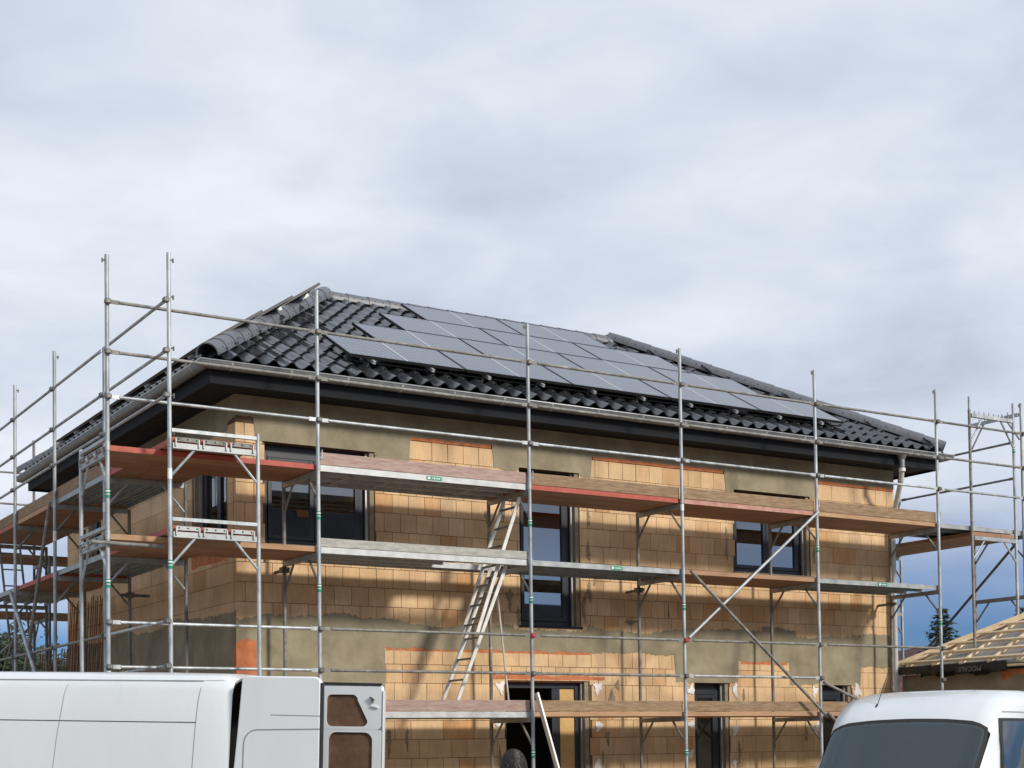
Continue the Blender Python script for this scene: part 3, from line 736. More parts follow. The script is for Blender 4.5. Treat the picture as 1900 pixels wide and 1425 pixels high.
# ================================================================== scaffolds
L2, L1, L0 = 5.2275, 4.2275, 2.2275
ZTOP = 7.355; SW_ = 1.05
cpl = MB(); cpl.box((-.035,-.035,-.03),(.035,.035,.03)); CPL = cpl.mesh('coupler', MT['clamp'], bevel=0.012)
cpr = MB(); cpr.box((-.036,-.036,-.03),(.036,.036,.03)); CPR = cpr.mesh('coupler', MT['redclamp'], bevel=0.012)
hk = MB(); hk.tube((0,0,0),(0.05,0,0),0.009,8); hk.tube((0.05,0,-.028),(0.05,0,.018),0.010,8); hk.box((0.045,-.012,.01),(0.055,.012,.022)); HOOK = hk.mesh('rail_hook', MT['clamp'])
h2 = MB(); h2.tube((0,0,0),(.055,0,0),.008,8); h2.tube((.055,0,-.004),(.055,0,.10),.008,8); PIN = h2.mesh('toe_pin', MT['galv'])
class Run:
    def __init__(s, t, O, a, n, zoff=0.0): s.t=t; s.O=V(O); s.a=V(a); s.n=V(n); s.zo=zoff
    def P(s, u, w, z): return s.O + s.a*u + s.n*w + V((0,0,z))
    def box(s, b, u0,u1,w0,w1,z0,z1, mi=0, sm=None):
        b.hexa([s.P(u0,w0,z0),s.P(u1,w0,z0),s.P(u1,w1,z0),s.P(u0,w1,z0),s.P(u0,w0,z1),s.P(u1,w0,z1),s.P(u1,w1,z1),s.P(u0,w1,z1)], mi, sm)
    def standard(s, u, w, z0, z1, old=False, joints=(), hooks=(), pins=()):
        b = MB(); b.tube(s.P(u,w,z0), s.P(u,w,z1), 0.0242, 12)
        if z0 < 0.3:
            b.tube(s.P(u,w,0.01), s.P(u,w,z0), 0.017, 8); c = s.P(u,w,0); b.box((c.x-.075,c.y-.075,0.005),(c.x+.075,c.y+.075,0.014))
        o = b.build('standard', MT['galv_old' if old else 'galv'], s.t, smooth=0.7)
        for z in joints:
            c = MB(); c.tube(s.P(u,w,z-.05), s.P(u,w,z+.05), 0.0285, 12); c.build('tube_joint', MT['galv'], o, smooth=0.7)
        for z in hooks:
            h = link('rail_hook', HOOK, o, s.P(u,w,z), (0,0,math.atan2(s.a.y, s.a.x)))
        for z in pins:
            h = link('toe_pin', PIN, o, s.P(u,w,z), (0,0,math.atan2(s.a.y, s.a.x)))
        return o
    def sticker(s, std, u, w, z, mat='green', h=0.10):
        b = MB(); b.tube(s.P(u,w,z-h/2), s.P(u,w,z+h/2), 0.0262, 12); o = b.build('sticker', MT[mat], std, smooth=0.7)
        if mat == 'green':
            b = MB(); b.tube(s.P(u,w,z-h*.12), s.P(u,w,z-h*.04), 0.0268, 12); b.tube(s.P(u,w,z+h*.2), s.P(u,w,z+h*.36), 0.0268, 12); b.build('sticker', MT['white'], std, smooth=0.7)
    def frame(s, u, levels, old=True, hooked=False):
        for L in levels:
            L += s.zo
            b = MB(); s.box(b, u-.026, u+.026, .03, SW_-.03, L-.135, L-.072)
            tr_ = b.build('transom', MT['steel'], s.t)
            for (w0, w1) in ((0.30, 0.02), (SW_-.30, SW_-.02)):
                b = MB(); b.tube(s.P(u,w0,L-.12), s.P(u,w1,L-.44), .0155, 8); b.build('knee_brace', MT['galv_old' if old else 'galv'], s.t, smooth=0.7)
    def endframe(s, u, L, side):
        """end of a run: guard bar over the transom and three deck ends hooked on"""
        L += s.zo
        b = MB(); s.box(b, u-.022,u+.022,.02,SW_-.02,L+.05,L+.09); b.build('transom', MT['galv'], s.t)
        for k in range(3):
            w0 = .06+k*.325
            b = MB(); s.box(b, u+side*.028,u+side*.034,w0,w0+.27,L-.055,L-.008)
            o = b.build('deck_hook', MT['galv_old' if L > 5 else 'steel'], s.t)
            for q in (.03,.135,.24):
                d = MB(); c = s.P(u+side*.034,w0+q,L-.030); d.tube(c, c+s.a*(side*.003), .010, 8); d.build('bolt_hole', MT['rubber'], o)
            for q in (0.0,.27):
                d = MB(); s.box(d, u+side*.03,u+side*.046,w0+q-.008,w0+q+.008,L-.11,L-.02); d.build('claw', MT['steel'], o)
    def rail(s, u0, u1, z, w=-.03, old=True, r=.0192, coup=True):
        m = MT['galv_old' if old else 'galv']; b = MB(); p = s.P(u0,w,z); q = s.P(u1,w,z)
        d = (q-p).normalized(); e = 0.13
        b.tube(p+d*e, q-d*e, r, 10)
        for (x, y) in ((p+d*.02, p+d*e), (q-d*e, q-d*.02)):
            b.bar(x, y, .012, .046)
        o = b.build('guardrail', m, s.t, smooth=0.7); return o
    def couplers(s, std, u, zs, w=-.034, red=()):
        for z in zs: link('coupler', CPR if z in red else CPL, std, s.P(u,w,z))
    def deck(s, u0, u1, L, kind, cols=None, n=3):
        L += s.zo; u0 += .006; u1 -= .006
        cols = cols or [(.035+k*.330, .035+k*.330+.322) for k in range(n)]
        for (w0, w1) in cols:
            b = MB()
            if kind == 'alu':
                s.box(b,u0,u1,w0,w0+.022,L-.075,L,0); s.box(b,u0,u1,w1-.022,w1,L-.075,L,0)
                s.box(b,u0+.002,u1-.002,w0+.022,w1-.022,L-.022,L-.006,1)
                for f in (.2,.4,.6,.8):
                    u = u0+(u1-u0)*f; s.box(b,u-.02,u+.02,w0+.022,w1-.022,L-.05,L-.0225,0)
                mats = [MT['alu'], MT['ply']]
            elif kind == 'steel':
                s.box(b,u0,u1,w0,w1,L-.012,L,0); s.box(b,u0,u1,w0,w0+.012,L-.07,L-.0125,0); s.box(b,u0,u1,w1-.012,w1,L-.07,L-.0125,0)
                for f in (.25,.5,.75):
                    w = w0+(w1-w0)*f; s.box(b,u0+.01,u1-.01,w-.018,w+.018,L-.035,L-.0125,0)
                mats = [MT['steel']]
            else:
                edge = {'red':'red','pink':'pink','wood':'wood','ply':'ply'}[kind]
                s.box(b,u0,u1,w0,w1,L-.062,L,sm=(0,0,1)); mats = [MT['ply'], MT[edge]]
            b.build('deck_plank', mats, s.t, bevel=0.0)
        if kind == 'alu' or kind == 'steel':
            return
    def plate(s, u, L, h=.05, ln=.20, w=.0355):
        L += s.zo
        b = MB(); s.box(b,u-ln/2,u+ln/2,w-.004,w+.002,L-.062,L-.012); o = b.build('sticker', MT['green'], s.t)
        b = MB(); s.box(b,u-ln*.42,u-ln*.25,w-.006,w-.004,L-.052,L-.022); b.build('sticker', MT['white'], o)
        for k in range(5):
            q = u-ln*.12+k*ln*.11; b = MB(); s.box(b,q,q+ln*.06,w-.006,w-.004,L-.046-.004*(k%2),L-.028); b.build('sticker', MT['white'], o)
    def toe(s, u0, u1, L, mat, h=.155, tilt=0.0, w=.048):
        L += s.zo; b = MB(); u0 += .02; u1 -= .02
        b.hexa([s.P(u0,w-.015,L+.004),s.P(u1,w-.015,L+.004+tilt),s.P(u1,w+.015,L+.004+tilt),s.P(u0,w+.015,L+.004),
                s.P(u0,w-.015,L+h),s.P(u1,w-.015,L+h+tilt),s.P(u1,w+.015,L+h+tilt),s.P(u0,w+.015,L+h)])
        return b.build('toe_board', MT[mat], s.t, bevel=0.004)
    def brace(s, u0, z0, u1, z1, w=-.055, mat='galv', r=.0225):
        b = MB(); b.tube(s.P(u0,w,z0), s.P(u1,w,z1), r, 10); return b.build('diagonal_brace', MT[mat], s.t, smooth=0.7)
    def anchor(s, u, z, reach=.34):
        b = MB(); b.tube(s.P(u,SW_-.12,z), s.P(u,SW_+reach-.052,z), .0215, 10); b.box(s.P(u,SW_,z)-V((.05,.05,.035)), s.P(u,SW_,z)+V((.05,.05,.035)))
        b.build('wall_anchor', MT['clamp'], s.t, smooth=0.7, bevel=0.0)

# ---- run along the front
sc1 = thing('scaffold', 'long galvanised tube scaffold along the front wall with toe boards and guardrails', 'scaffold', (5.0, 0.5, 0))
F = Run(sc1, (0,0,0), (1,0,0), (0,1,0))
PX = [-2.571, 0.0, 3.033, 5.575, 8.128, 10.726, 12.75]
RZ = [L2+.535, L2+1.04, L2+1.61]; LZ = [L0+1.0, L0+.5]
for i, x in enumerate(PX):
    st = F.standard(x, 0, .13, ZTOP if i else ZTOP+.02, joints=(L2-.02, L1-.02, L0-.02), hooks=() , pins=(L2+.08,) if i else ())
    link('rail_hook', HOOK, st, F.P(x,0,ZTOP-.045), (0,0,math.pi))
    F.couplers(st, x, RZ+LZ, red=(LZ[0],) if i in (2,3) else ())
    if i == 1: F.sticker(st,x,0,4.60); F.sticker(st,x,0,3.72)
    if i == 2: F.sticker(st,x,0,4.715); F.sticker(st,x,0,3.70); F.sticker(st,x,0,1.67)
    if i == 3: F.sticker(st,x,0,3.70); F.sticker(st,x,0,1.66); F.sticker(st,x,0,L2+.12-.25,'white',.09)
    if i == 4: F.sticker(st,x,0,4.66)
    if i == 5: F.sticker(st,x,0,3.65)
    if i == 0: F.sticker(st,x,0,4.67); F.sticker(st,x,0,3.66); F.sticker(st,x,0,2.65)
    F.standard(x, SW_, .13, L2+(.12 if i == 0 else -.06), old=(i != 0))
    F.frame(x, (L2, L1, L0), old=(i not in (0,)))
for L in (L2, L1): F.endframe(PX[0], L, -1)
for i in range(6):
    for k, z in enumerate(RZ): F.rail(PX[i], PX[i+1], z, old=(k > 0))
for i in range(5):
    F.rail(PX[i], PX[i+1], LZ[0], old=(i != 0)); 
    if i < 4: F.rail(PX[i], PX[i+1], LZ[1], old=(i not in (0,3)))
bay = lambda i: (PX[i], PX[i+1])
F.deck(*bay(0), L2, 'red'); F.deck(*bay(1), L2, 'alu'); F.deck(*bay(2), L2, 'red'); F.deck(*bay(3), L2, 'pink'); F.deck(*bay(4), L2, 'wood'); F.deck(*bay(5), L2, 'steel')
F.plate(1.62, L2, ln=.22)
F.deck(*bay(0), L1, 'wood')
F.deck(*bay(1), L1, 'alu', [(.035,.14),(.74,1.02)]); F.deck(PX[1], 1.98, L1, 'alu', [(.15,.44),(.45,.73)])
F.deck(*bay(2), L1, 'steel'); F.plate(4.45, L1, ln=.2, w=.034); F.deck(*bay(3), L1, 'wood'); F.deck(*bay(4), L1, 'steel'); F.plate(9.50, L1, ln=.18, w=.034)
F.deck(*bay(0), L0, 'wood'); F.deck(*bay(1), L0, 'alu'); F.deck(*bay(2), L0, 'wood'); F.deck(*bay(3), L0, 'wood'); F.deck(*bay(4), L0, 'wood')
F.toe(*bay(1), L2, 'toe_pink'); F.toe(*bay(2), L2, 'toe_brown', .16); F.toe(*bay(3), L2, 'toe_brown', .165); F.toe(*bay(4), L2, 'toe_brown', .17, .0)
F.toe(*bay(1), L1, 'toe_grey', .11)
F.toe(*bay(1), L0, 'toe_pink', .15); F.toe(*bay(2), L0, 'toe_brown', .15); F.toe(*bay(3), L0, 'toe_brown', .15); F.toe(*bay(4), L0, 'toe_brown', .15)
F.brace(PX[4]-.02, L2-.02, PX[3]+.04, 3.26); F.brace(PX[3]+.05, L1-.03, PX[4]+.04, 2.14, w=-.105, mat='galv_old'); F.brace(PX[4]+.02, 2.66, PX[5]-.1, 1.75, mat='galv_old'); F.brace(PX[4]+.0, 2.20, PX[4]+1.1, 1.4, w=-.15, mat='galv_old')
for (u, z) in ((PX[1],4.05),(PX[3],4.03),(PX[5],4.02)): F.anchor(u, z)
# cross tube clamped between the two runs at the corner
b = MB(); b.tube((-2.78,-.062,L1-.115), (-1.95,-.062,L1-.125), .0225, 10); b.build('cross_tube', MT['galv_old'], sc1, smooth=0.7)

# ---- run along the shaded side wall
sc2 = thing('scaffold', 'tube scaffold run along the shaded side wall with diagonal braces and plank decks', 'scaffold', (-1.5, 4.5, 0))
S = Run(sc2, (-1.99,0,0), (0,1,0), (1,0,0), 0.075)
SY = [-0.40, 2.05, 4.40, 6.65, 8.90]
for i, y in enumerate(SY):
    st = S.standard(y, 0, .13, ZTOP+.02 if i != 1 else 6.83, joints=(L2, L1, L0), pins=(L2+.95,) if i != 1 else ())
    for z in ((ZTOP-.06, RZ[2]+.04, RZ[1]+.03, RZ[0]+.0, L2+.12) if i == 0 else (ZTOP-.06,) if i != 1 else ()):
        link('rail_hook', HOOK, st, S.P(y,0,z), (0,0,-0.1))
    S.couplers(st, y, [z for z in RZ if not (i == 1 and z > 6.8)] + LZ)
    if i == 0: S.sticker(st,y,0,3.86); S.sticker(st,y,0,4.88,'white',.12)
    if i == 1: S.sticker(st,y,0,4.85,'white',.12)
    if i == 2: S.sticker(st,y,0,4.78,'white',.14)
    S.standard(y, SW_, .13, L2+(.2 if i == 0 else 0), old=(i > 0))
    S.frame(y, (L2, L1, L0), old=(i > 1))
for L in (L2, L1): S.endframe(SY[0], L, -1)
for i in range(4):
    for k, z in enumerate(RZ): S.rail(SY[i], SY[i+1], z, old=False, w=-.03)
    for z in LZ: S.rail(SY[i], SY[i+1], z, old=(i > 0))
sb = lambda i: (SY[i], SY[i+1])
S.deck(*sb(0), L2, 'red'); S.deck(*sb(1), L2, 'steel'); S.deck(*sb(2), L2, 'wood'); S.deck(*sb(3), L2, 'red')
S.deck(*sb(0), L1, 'red'); S.deck(*sb(1), L1, 'steel'); S.deck(*sb(2), L1, 'red'); S.deck(*sb(3), L1, 'steel')
for i in range(4): S.deck(*sb(i), L0, 'wood')
S.toe(*sb(1), L2, 'toe_brown', .16); S.toe(*sb(2), L2, 'toe_brown', .16); S.toe(*sb(3), L2, 'toe_brown', .16); S.toe(1.15, 2.05, L2, 'toe_brown', .16)
S.brace(6.68, 4.22, 5.2, 2.9, w=-.07, r=.028); S.brace(4.42, 5.27, 6.05, 2.6, w=-.06, mat='galv_old', r=.026); S.brace(6.7, 3.9, 8.9, 2.3, w=.10, mat='galv_old')
for (u, z) in ((SY[2], 4.0),): S.anchor(u, z)

# ---- run beyond the far side wall, standing over the garage
sc3 = thing('scaffold', 'galvanised scaffold tower at the far corner with open top frame above garage roof', 'scaffold', (12.0, 1.3, 0))
G3 = Run(sc3, (12.55,0,0), (0,1,0), (-1,0,0), -0.09)
GY = [0.0, 2.55, 5.1]
for i, y in enumerate(GY):
    z0 = 3.26 if i == 0 else 0.13
    st = G3.standard(y, 0, z0, 7.12, joints=(L2-.1, L1-.1)); G3.sticker(st,y,0,6.55); G3.standard(y, SW_, (3.02 if i == 0 else .13), 7.12 if i == 0 else L2, old=True)
    if i == 0:
        b = MB(); G3.box(b, y-.03,y+.03,.03,SW_-.03,7.0,7.055); b.build('transom', MT['galv'], sc3)
        for k in range(8):
            w = .12+k*.115; b = MB(); G3.box(b,y-.008,y+.008,w-.008,w+.008,7.055,7.105); b.build('deck_pin', MT['galv'], sc3)
        for (w0,w1) in ((.3,.02),(SW_-.3,SW_-.02)):
            b = MB(); b.tube(G3.P(y,w0,7.0),G3.P(y,w1,6.6),.016,8); b.build('knee_brace', MT['galv'], sc3, smooth=0.7)
        for w in (0,SW_):
            b = MB(); b.tube(G3.P(y,w,7.12),G3.P(y,w,7.33),.0195,10); b.build('spigot', MT['galv'], sc3, smooth=0.7)
    G3.frame(y, (L2,) if i == 0 else (L2, L1), old=(i > 0))
for i in range(2):
    for z in (6.09, 6.69): G3.rail(GY[i], GY[i+1], z, w=-.03, old=True)
    G3.deck(GY[i], GY[i+1], L2, 'ply')
G3.brace(0.02, 5.03, 2.5, 3.0, mat='clamp')
# second open frame across the last front bay
b = MB(); F.box(b, 12.70,12.745,.03,SW_-.03,7.14,7.195); b.build('transom', MT['galv'], sc3)
for (w0,w1) in ((.3,.02),(SW_-.3,SW_-.02)):
    b = MB(); b.tube((12.72,w0,7.15),(12.72,w1,6.75),.016,8); b.build('knee_brace', MT['galv'], sc3, smooth=0.7)
for k in range(7):
    b = MB(); F.box(b,12.714,12.73,.12+k*.12,.136+k*.12,7.195,7.245); b.build('deck_pin', MT['galv'], sc3)

# ---- run behind the house
sc4 = thing('scaffold', 'scaffold run showing behind the back corner of the house', 'scaffold', (3.0, 10.6, 0))
B4 = Run(sc4, (0,11.05,0), (1,0,0), (0,-1,0), 0.0)
BX = [-2.6, -0.6, 1.97, 4.5]
for i, x in enumerate(BX):
    st = B4.standard(x, 0, .13, 7.45, old=True); B4.standard(x, SW_, .13, L2, old=True); B4.frame(x, (L2, L1, L0)); B4.couplers(st, x, RZ+LZ, w=.034)
for i in range(3):
    for z in RZ+LZ: B4.rail(BX[i], BX[i+1], z)
    B4.deck(BX[i], BX[i+1], L2, 'ply'); B4.deck(BX[i], BX[i+1], L1, 'ply'); B4.deck(BX[i], BX[i+1], L0, 'ply')
B4.brace(BX[1], 4.1, BX[0], 2.3)
# ladder-type posts at the back corner
for dx in (0.0, 0.34):
    b = MB(); b.tube((-1.15+dx,9.9,2.24),(-1.5+dx,9.9,5.6),.02,8); b.build('ladder_rail', MT['galv_old'], sc4, smooth=0.7)
for k in range(11):
    t = k/11; b = MB(); b.tube((-1.15-.35*t,9.9,2.4+3.1*t),(-.81-.35*t,9.9,2.4+3.1*t),.013,6); b.build('ladder_rung', MT['galv_old'], sc4)

# ================================================================== extension ladder between the decks
ld = thing('ladder', 'two section aluminium extension ladder passing through the deck hatch', 'ladder', (2.3, 0.4, L0))
Yn, Yf = .20, .60
def sect(p, q, yo, rungs):
    s_ = MB(); 
    pn, qn = V((p[0],Yn+yo,p[1])), V((q[0],Yn+yo,q[1])); pf, qf = V((p[0],Yf+yo,p[1])), V((q[0],Yf+yo,q[1]))
    for (a,c) in ((pn,qn),(pf,qf)):
        b = MB(); b.bar(a, c, .024, .050, (1,0,.4)); b.build('rail', MT['ladder'], ld, bevel=.003)
    for k in range(rungs):
        t = (k+.5)/rungs; b = MB(); b.bar(pn.lerp(qn,t), pf.lerp(qf,t), .03, .024); b.build('rung', MT['galv_old'], ld)
sect((3.0,5.08), (2.32,3.25), 0.0, 7)
sect((2.80,4.17), (1.975,2.235), 0.032, 7)
b = MB(); b.tube((3.0,.80,3.86),(3.175,.80,2.235),.014,8); b.build('stay', MT['ladder'], ld, smooth=0.7)
b = MB(); b.tube((2.58,.63,3.85),(3.0,.80,3.86),.010,8); b.build('stay', MT['ladder'], ld, smooth=0.7)

# loose profile leaning on a standard
pl = MB(); pl.bar((3.02,-.12,2.47),(3.46,-.62,0.03),.075,.03,(1,0,0)); tag(pl.build('metal_plank', MT['ladder'], bevel=.004), 'bare aluminium plank leaning against a scaffold post by the doorway', 'plank')

# rusty reinforcement sheets leaning on the side wall
def rebar(name, label, y0, y1, z1, x0, x1, n, m):
    b = MB()
    for i in range(n):
        y = y0+(y1-y0)*(i+random.uniform(-.25,.25))/(n-1); b.tube((x0,y,0.01),(x1,y+random.uniform(-.03,.03),z1+random.uniform(-.06,.06)),.0075,5)
    for j in range(m):
        z = .15+(z1-.3)*j/(m-1); x = x0+(x1-x0)*z/z1; b.tube((x-.012,y0,z),(x-.012,y1,z),.0065,5)
    return tag(b.build(name, MT['rust']), label, 'rebar mesh', 'rusty rebar mesh sheets')
rebar('rebar_mesh', 'rusty reinforcing mesh sheet leaning against the shaded side wall', 6.85, 8.8, 4.25, -0.78, -0.565, 17, 14)
rebar('rebar_mesh', 'lower rusty mesh sheet stacked in front of the taller one', 6.7, 9.0, 3.45, -0.92, -0.80, 15, 12)
rebar('rebar_mesh', 'loose dark mesh sheet standing beyond the back house corner', 9.25, 10.0, 3.6, -0.95, -0.75, 6, 11)

# ================================================================== garage under construction, right of the house
GX, GE = 11.22, 11.05
gar = thing('garage', 'low plastered garage with bare roof battens and black foil eave', 'garage', (13.6, -1.2, 0))
b = MB(); b.box((GX,-4.4,0),(GX+.24,1.30,2.86)); b.build('wall', MT['plaster'], gar)
b = MB(); b.box((GX+.242,-4.4,0),(16.6,-4.16,2.86)); b.build('wall', MT['plaster'], gar)
b = MB(); b.box((16.36,-4.158,0),(16.6,1.30,2.86)); b.build('wall', MT['plaster'], gar)
b = MB(); b.box((GX+.242,1.06,0),(16.358,1.30,2.86)); b.build('wall', MT['plaster'], gar)
def PG(u, z, d): return (GX-d, u, z)
band('brick_course', PG, -4.38, -0.75, lambda u: 2.74+0.04*math.sin(u*3), 2.858, MT['red_clay'], 0.006, 0.05, 0.0, 77, parent=gar)
KS = 0.53; ZG = 2.985
def RG(x): return ZG+(x-GE)*KS
XR = 13.95                       # ridge line x of the hipped roof
hipx = lambda t: (GE+t, 1.28-t)
# grey underlay on both visible slopes
b = MB(); e = 0.035
b.add([(GE,1.28,ZG-e),(GE,-4.6,ZG-e),(XR,-1.70,RG(XR)-e),(XR,-1.62,RG(XR)-e),(2*XR-GE,1.28,ZG-e),(2*XR-GE,-4.6,ZG-e)], [(0,3,2,1),(0,4,3),(3,4,5,2),(1,2,5)])
rg = b.build('roof_underlay', MT['membrane'], gar, fix=False)
sdir = V((1,0,KS)).normalized(); nrm = V((-KS,0,1)).normalized()
y = 1.02
while y > -4.5:
    t = min(1.28-y, y+4.6, XR-GE); p = V((GE-.02,y,ZG)); q = V((GE+max(t,.15),y,RG(GE+max(t,.15))))
    b = MB(); b.bar(p+nrm*0.0, q+nrm*0.0, .05, .05, nrm); b.build('counter_batten', MT['timber'], rg); y -= 0.56
k = 0; x = GE+.06
while x < XR-.1:
    t = x-GE; b = MB(); jit = random.uniform(-.06,.06)
    b.bar(V((x,1.28-t+.05+jit,RG(x)))+nrm*.045, V((x,-4.6+t,RG(x)))+nrm*.045, .055, .04, nrm); b.build('roof_batten', MT['timber'], rg); x += 0.285
b = MB(); b.bar(V((GE-.02,1.30,ZG+.0)), V((XR,1.28-(XR-GE),RG(XR)+.0)), .10, .16); b.build('hip_rafter', MT['timber'], rg)
b = MB(); b.bar(V((GE+.02,1.15,ZG+.05)), V((XR,1.12-(XR-GE),RG(XR)+.05)), .08, .03); b.build('hip_board', MT['timber'], rg)
# eave: timber plate and black foil hanging over it
b = MB(); b.box((GE-.01,-4.6,2.90),(GX-.002,1.28,2.935)); b.build('eave_board', MT['timber'], gar)
def foil(name, y0, y1, zb):
    b = MB(); n = 40; r = random.Random(5); vs = []
    for i in range(n+1):
        y = y0+(y1-y0)*i/n; o = .006*math.sin(i*1.3)+r.uniform(-.004,.004)
        vs += [(GE+.06,y,ZG+.018),(GE-.028+o,y,2.975+r.uniform(-.008,.008)),(GE-.03+o,y,zb+r.uniform(-.02,.02)+.03*math.sin(i*.4)),(GE-.024+o,y,zb+.012),(GE-.02+o,y,2.96)]
    fs = []
    for i in range(n):
        a = 5*i; c = a+5; fs += [(a,a+1,c+1,c),(a+1,a+2,c+2,c+1),(a+2,a+3,c+3,c+2),(a+3,a+4,c+4,c+3)]
    b.add(vs, fs); return b.build(name, MT['blackfoil'], gar, smooth=True, fix=False)
fo = foil('foil', -1.02, 0.72, 2.81); b = MB(); b.box((GE-.02,0.722,2.86),(GE+.02,1.28,2.99)); b.build('foil', MT['blackfoil'], gar)
tcv = bpy.data.curves.new('print', 'FONT'); tcv.body = 'MOCAUI'; tcv.size = 0.115; tcv.extrude = 0.0006; tcv.shear = 0.15
to = bpy.data.objects.new('tmp', tcv); COL.objects.link(to)
bpy.context.view_layer.update()
me = bpy.data.meshes.new_from_object(to.evaluated_get(bpy.context.evaluated_depsgraph_get())); bpy.data.objects.remove(to)
me.materials.clear(); me.materials.append(pmat('foil_print', (0.16,0.16,0.16), (0.26,0.26,0.26), 20, 0.6))
pt_ = link('print', me, fo); pt_.matrix_local = Matrix.Translation((GE-.046, -.55, 2.93)) @ Matrix(((0,0,-1,0),(1,0,0,0),(0,-1,0,0),(0,0,0,1)))

# ================================================================== vans
def interp(tab, x):
    for (x0,y0),(x1,y1) in zip(tab[:-1], tab[1:]):
        if x <= x1:
            t = (x-x0)/(x1-x0) if x1 > x0 else 0; t = max(0,min(1,t)); return y0+(y1-y0)*t
    return tab[-1][1]
class Van:
    """local: x forward (rear = 0), y to the van's left, z up"""
    def __init__(s, name, label, H, mw, nose=True):
        s.H = H; s.mw = mw; s.t = thing(name, label, 'van', mw.translation)
        s.top = [(0.0,H-.05),(0.10,H-.012),(0.5,H),(2.6,H),(3.2,H-.012),(3.6,H-.06),(3.85,H-.15),(4.02,H-.25),(4.15,H-.375),(4.95,1.24),(5.05,1.17),(5.35,1.02),(5.46,.92),(5.52,.72),(5.54,.5)]
        s.hw = [(0.0,.965),(0.12,.985),(3.6,.99),(4.2,.975),(4.9,.95),(5.3,.87),(5.46,.76),(5.54,.62)]
    def sec(s, x):
        h = interp(s.top, x); w = interp(s.hw, x)
        if h > 1.45:
            up = h-1.15
            pts = [(.93,.30),(.985,.42),(1,.75),(1,1.15),(.988,1.15+up*.28),(.955,1.15+up*.62),(.925,h-.19),(.90,h-.115),(.855,h-.06),(.72,h-.02),(.4,h-.004),(0,h)]
        else:
            k = h/1.45; pts = [(.93,.30*min(1,k*1.2)),(.985,.42*min(1,k*1.2)),(1,.62*k+.08),(1,.95*k),(.985,1.05*k),(.965,1.14*k),(.94,h-.10*k),(.90,h-.07*k),(.82,h-.04*k),(.68,h-.02*k),(.4,h-.006*k),(0,h)]
        nf = 1-.05*max(0,min(1,(x-3.3)/.85))*max(0,min(1,(5.3-x)/.4))
        return [(w*a*(nf if i_ > 5 else (1+nf)/2 if i_ == 5 else 1), z) for i_, (a, z) in enumerate(pts)]
    def yat(s, x, z):
        p = s.sec(x)
        for (y0,z0),(y1,z1) in zip(p[:-1],p[1:]):
            if z0 <= z <= z1 and z1 > z0: return y0+(y1-y0)*(z-z0)/(z1-z0)
        return 0
    def zat(s, x, y):
        p = s.sec(x); y = abs(y)
        for (y0,z0),(y1,z1) in zip(p[:-1],p[1:]):
            if y1 <= y <= y0 and y0 > y1: return z1+(z0-z1)*(y-y1)/(y0-y1)
        return p[-1][1]
    def put(s, b, name, mat, parent=None, smooth=False, fix=True, bevel=0.0):
        b.v = [tuple(s.mw @ V(p)) for p in b.v]; return b.build(name, mat, parent or s.t, smooth, fix, bevel)
    def body(s):
        xs = [0,.03,.1,.3,.8,1.4,2.0,2.6,3.2,3.5,3.7,3.85,3.95,4.02,4.09,4.15,4.3,4.5,4.7,4.85,4.95,5.05,5.2,5.35,5.42,5.46,5.50,5.52,5.54]
        b = MB(); rows = []
        for x in xs:
            p = s.sec(x); full = [(y,z) for y,z in p] + [(-y,z) for y,z in reversed(p[:-1])]
            rows.append(len(b.v)); b.v += [(x,y,z) for y,z in full]
        k = len(full)
        for i in range(len(xs)-1):
            for j in range(k-1):
                if 4.14 < xs[i] < 4.9 and 7 <= j <= k-9: continue          # windscreen aperture
                b.f.append((rows[i]+j, rows[i+1]+j, rows[i+1]+j+1, rows[i]+j+1)); b.m.append(0)
            b.f.append((rows[i]+k-1, rows[i+1]+k-1, rows[i+1], rows[i])); b.m.append(0)
        b.f.append(tuple(rows[-1]+j for j in range(k))); b.m.append(0)
        s.k = k
        return b
    def cabin(s):
        b = MB(); rows = []
        for x in (2.62, 3.3, 3.8, 4.08):
            p = [(y*.94, max(z,.55)-.05) for y, z in s.sec(x)]; full = p+[(-y,z) for y,z in reversed(p[:-1])]
            rows.append(len(b.v)); b.v += [(x,y,z) for y,z in full]
        k = len(full)
        for i in range(3):
            for j in range(k): b.f.append((rows[i]+j, rows[i]+(j+1)%k, rows[i+1]+(j+1)%k, rows[i+1]+j)); b.m.append(0)
        b.f.append(tuple(rows[0]+j for j in range(k))); b.m.append(0)
        s.put(b, 'cabin_lining', MT['cabin'], fix=False)
        b = MB(); b.hexa([(4.05,-.88,.6),(4.9,-.86,.6),(4.9,.86,.6),(4.05,.88,.6),(4.25,-.88,1.12),(4.93,-.86,1.17),(4.93,.86,1.17),(4.25,.88,1.12)]); s.put(b, 'dashboard', MT['cabin'], bevel=.02)
        for y in (-.55,.05,.55):
            b = MB(); b.box((3.25,y-.22,.75),(3.40,y+.22,1.42)); b.box((3.27,y-.13,1.48),(3.36,y+.13,1.70)); s.put(b, 'seat', MT['rubber'], bevel=.03)
        b = MB(); b.box((4.04,-.10,s.H-.55),(4.08,.12,s.H-.48)); b.tube((4.06,0,s.H-.5),(4.12,0,s.H-.40),.008,6); s.put(b, 'rear_mirror', MT['rubber'], bevel=.005)
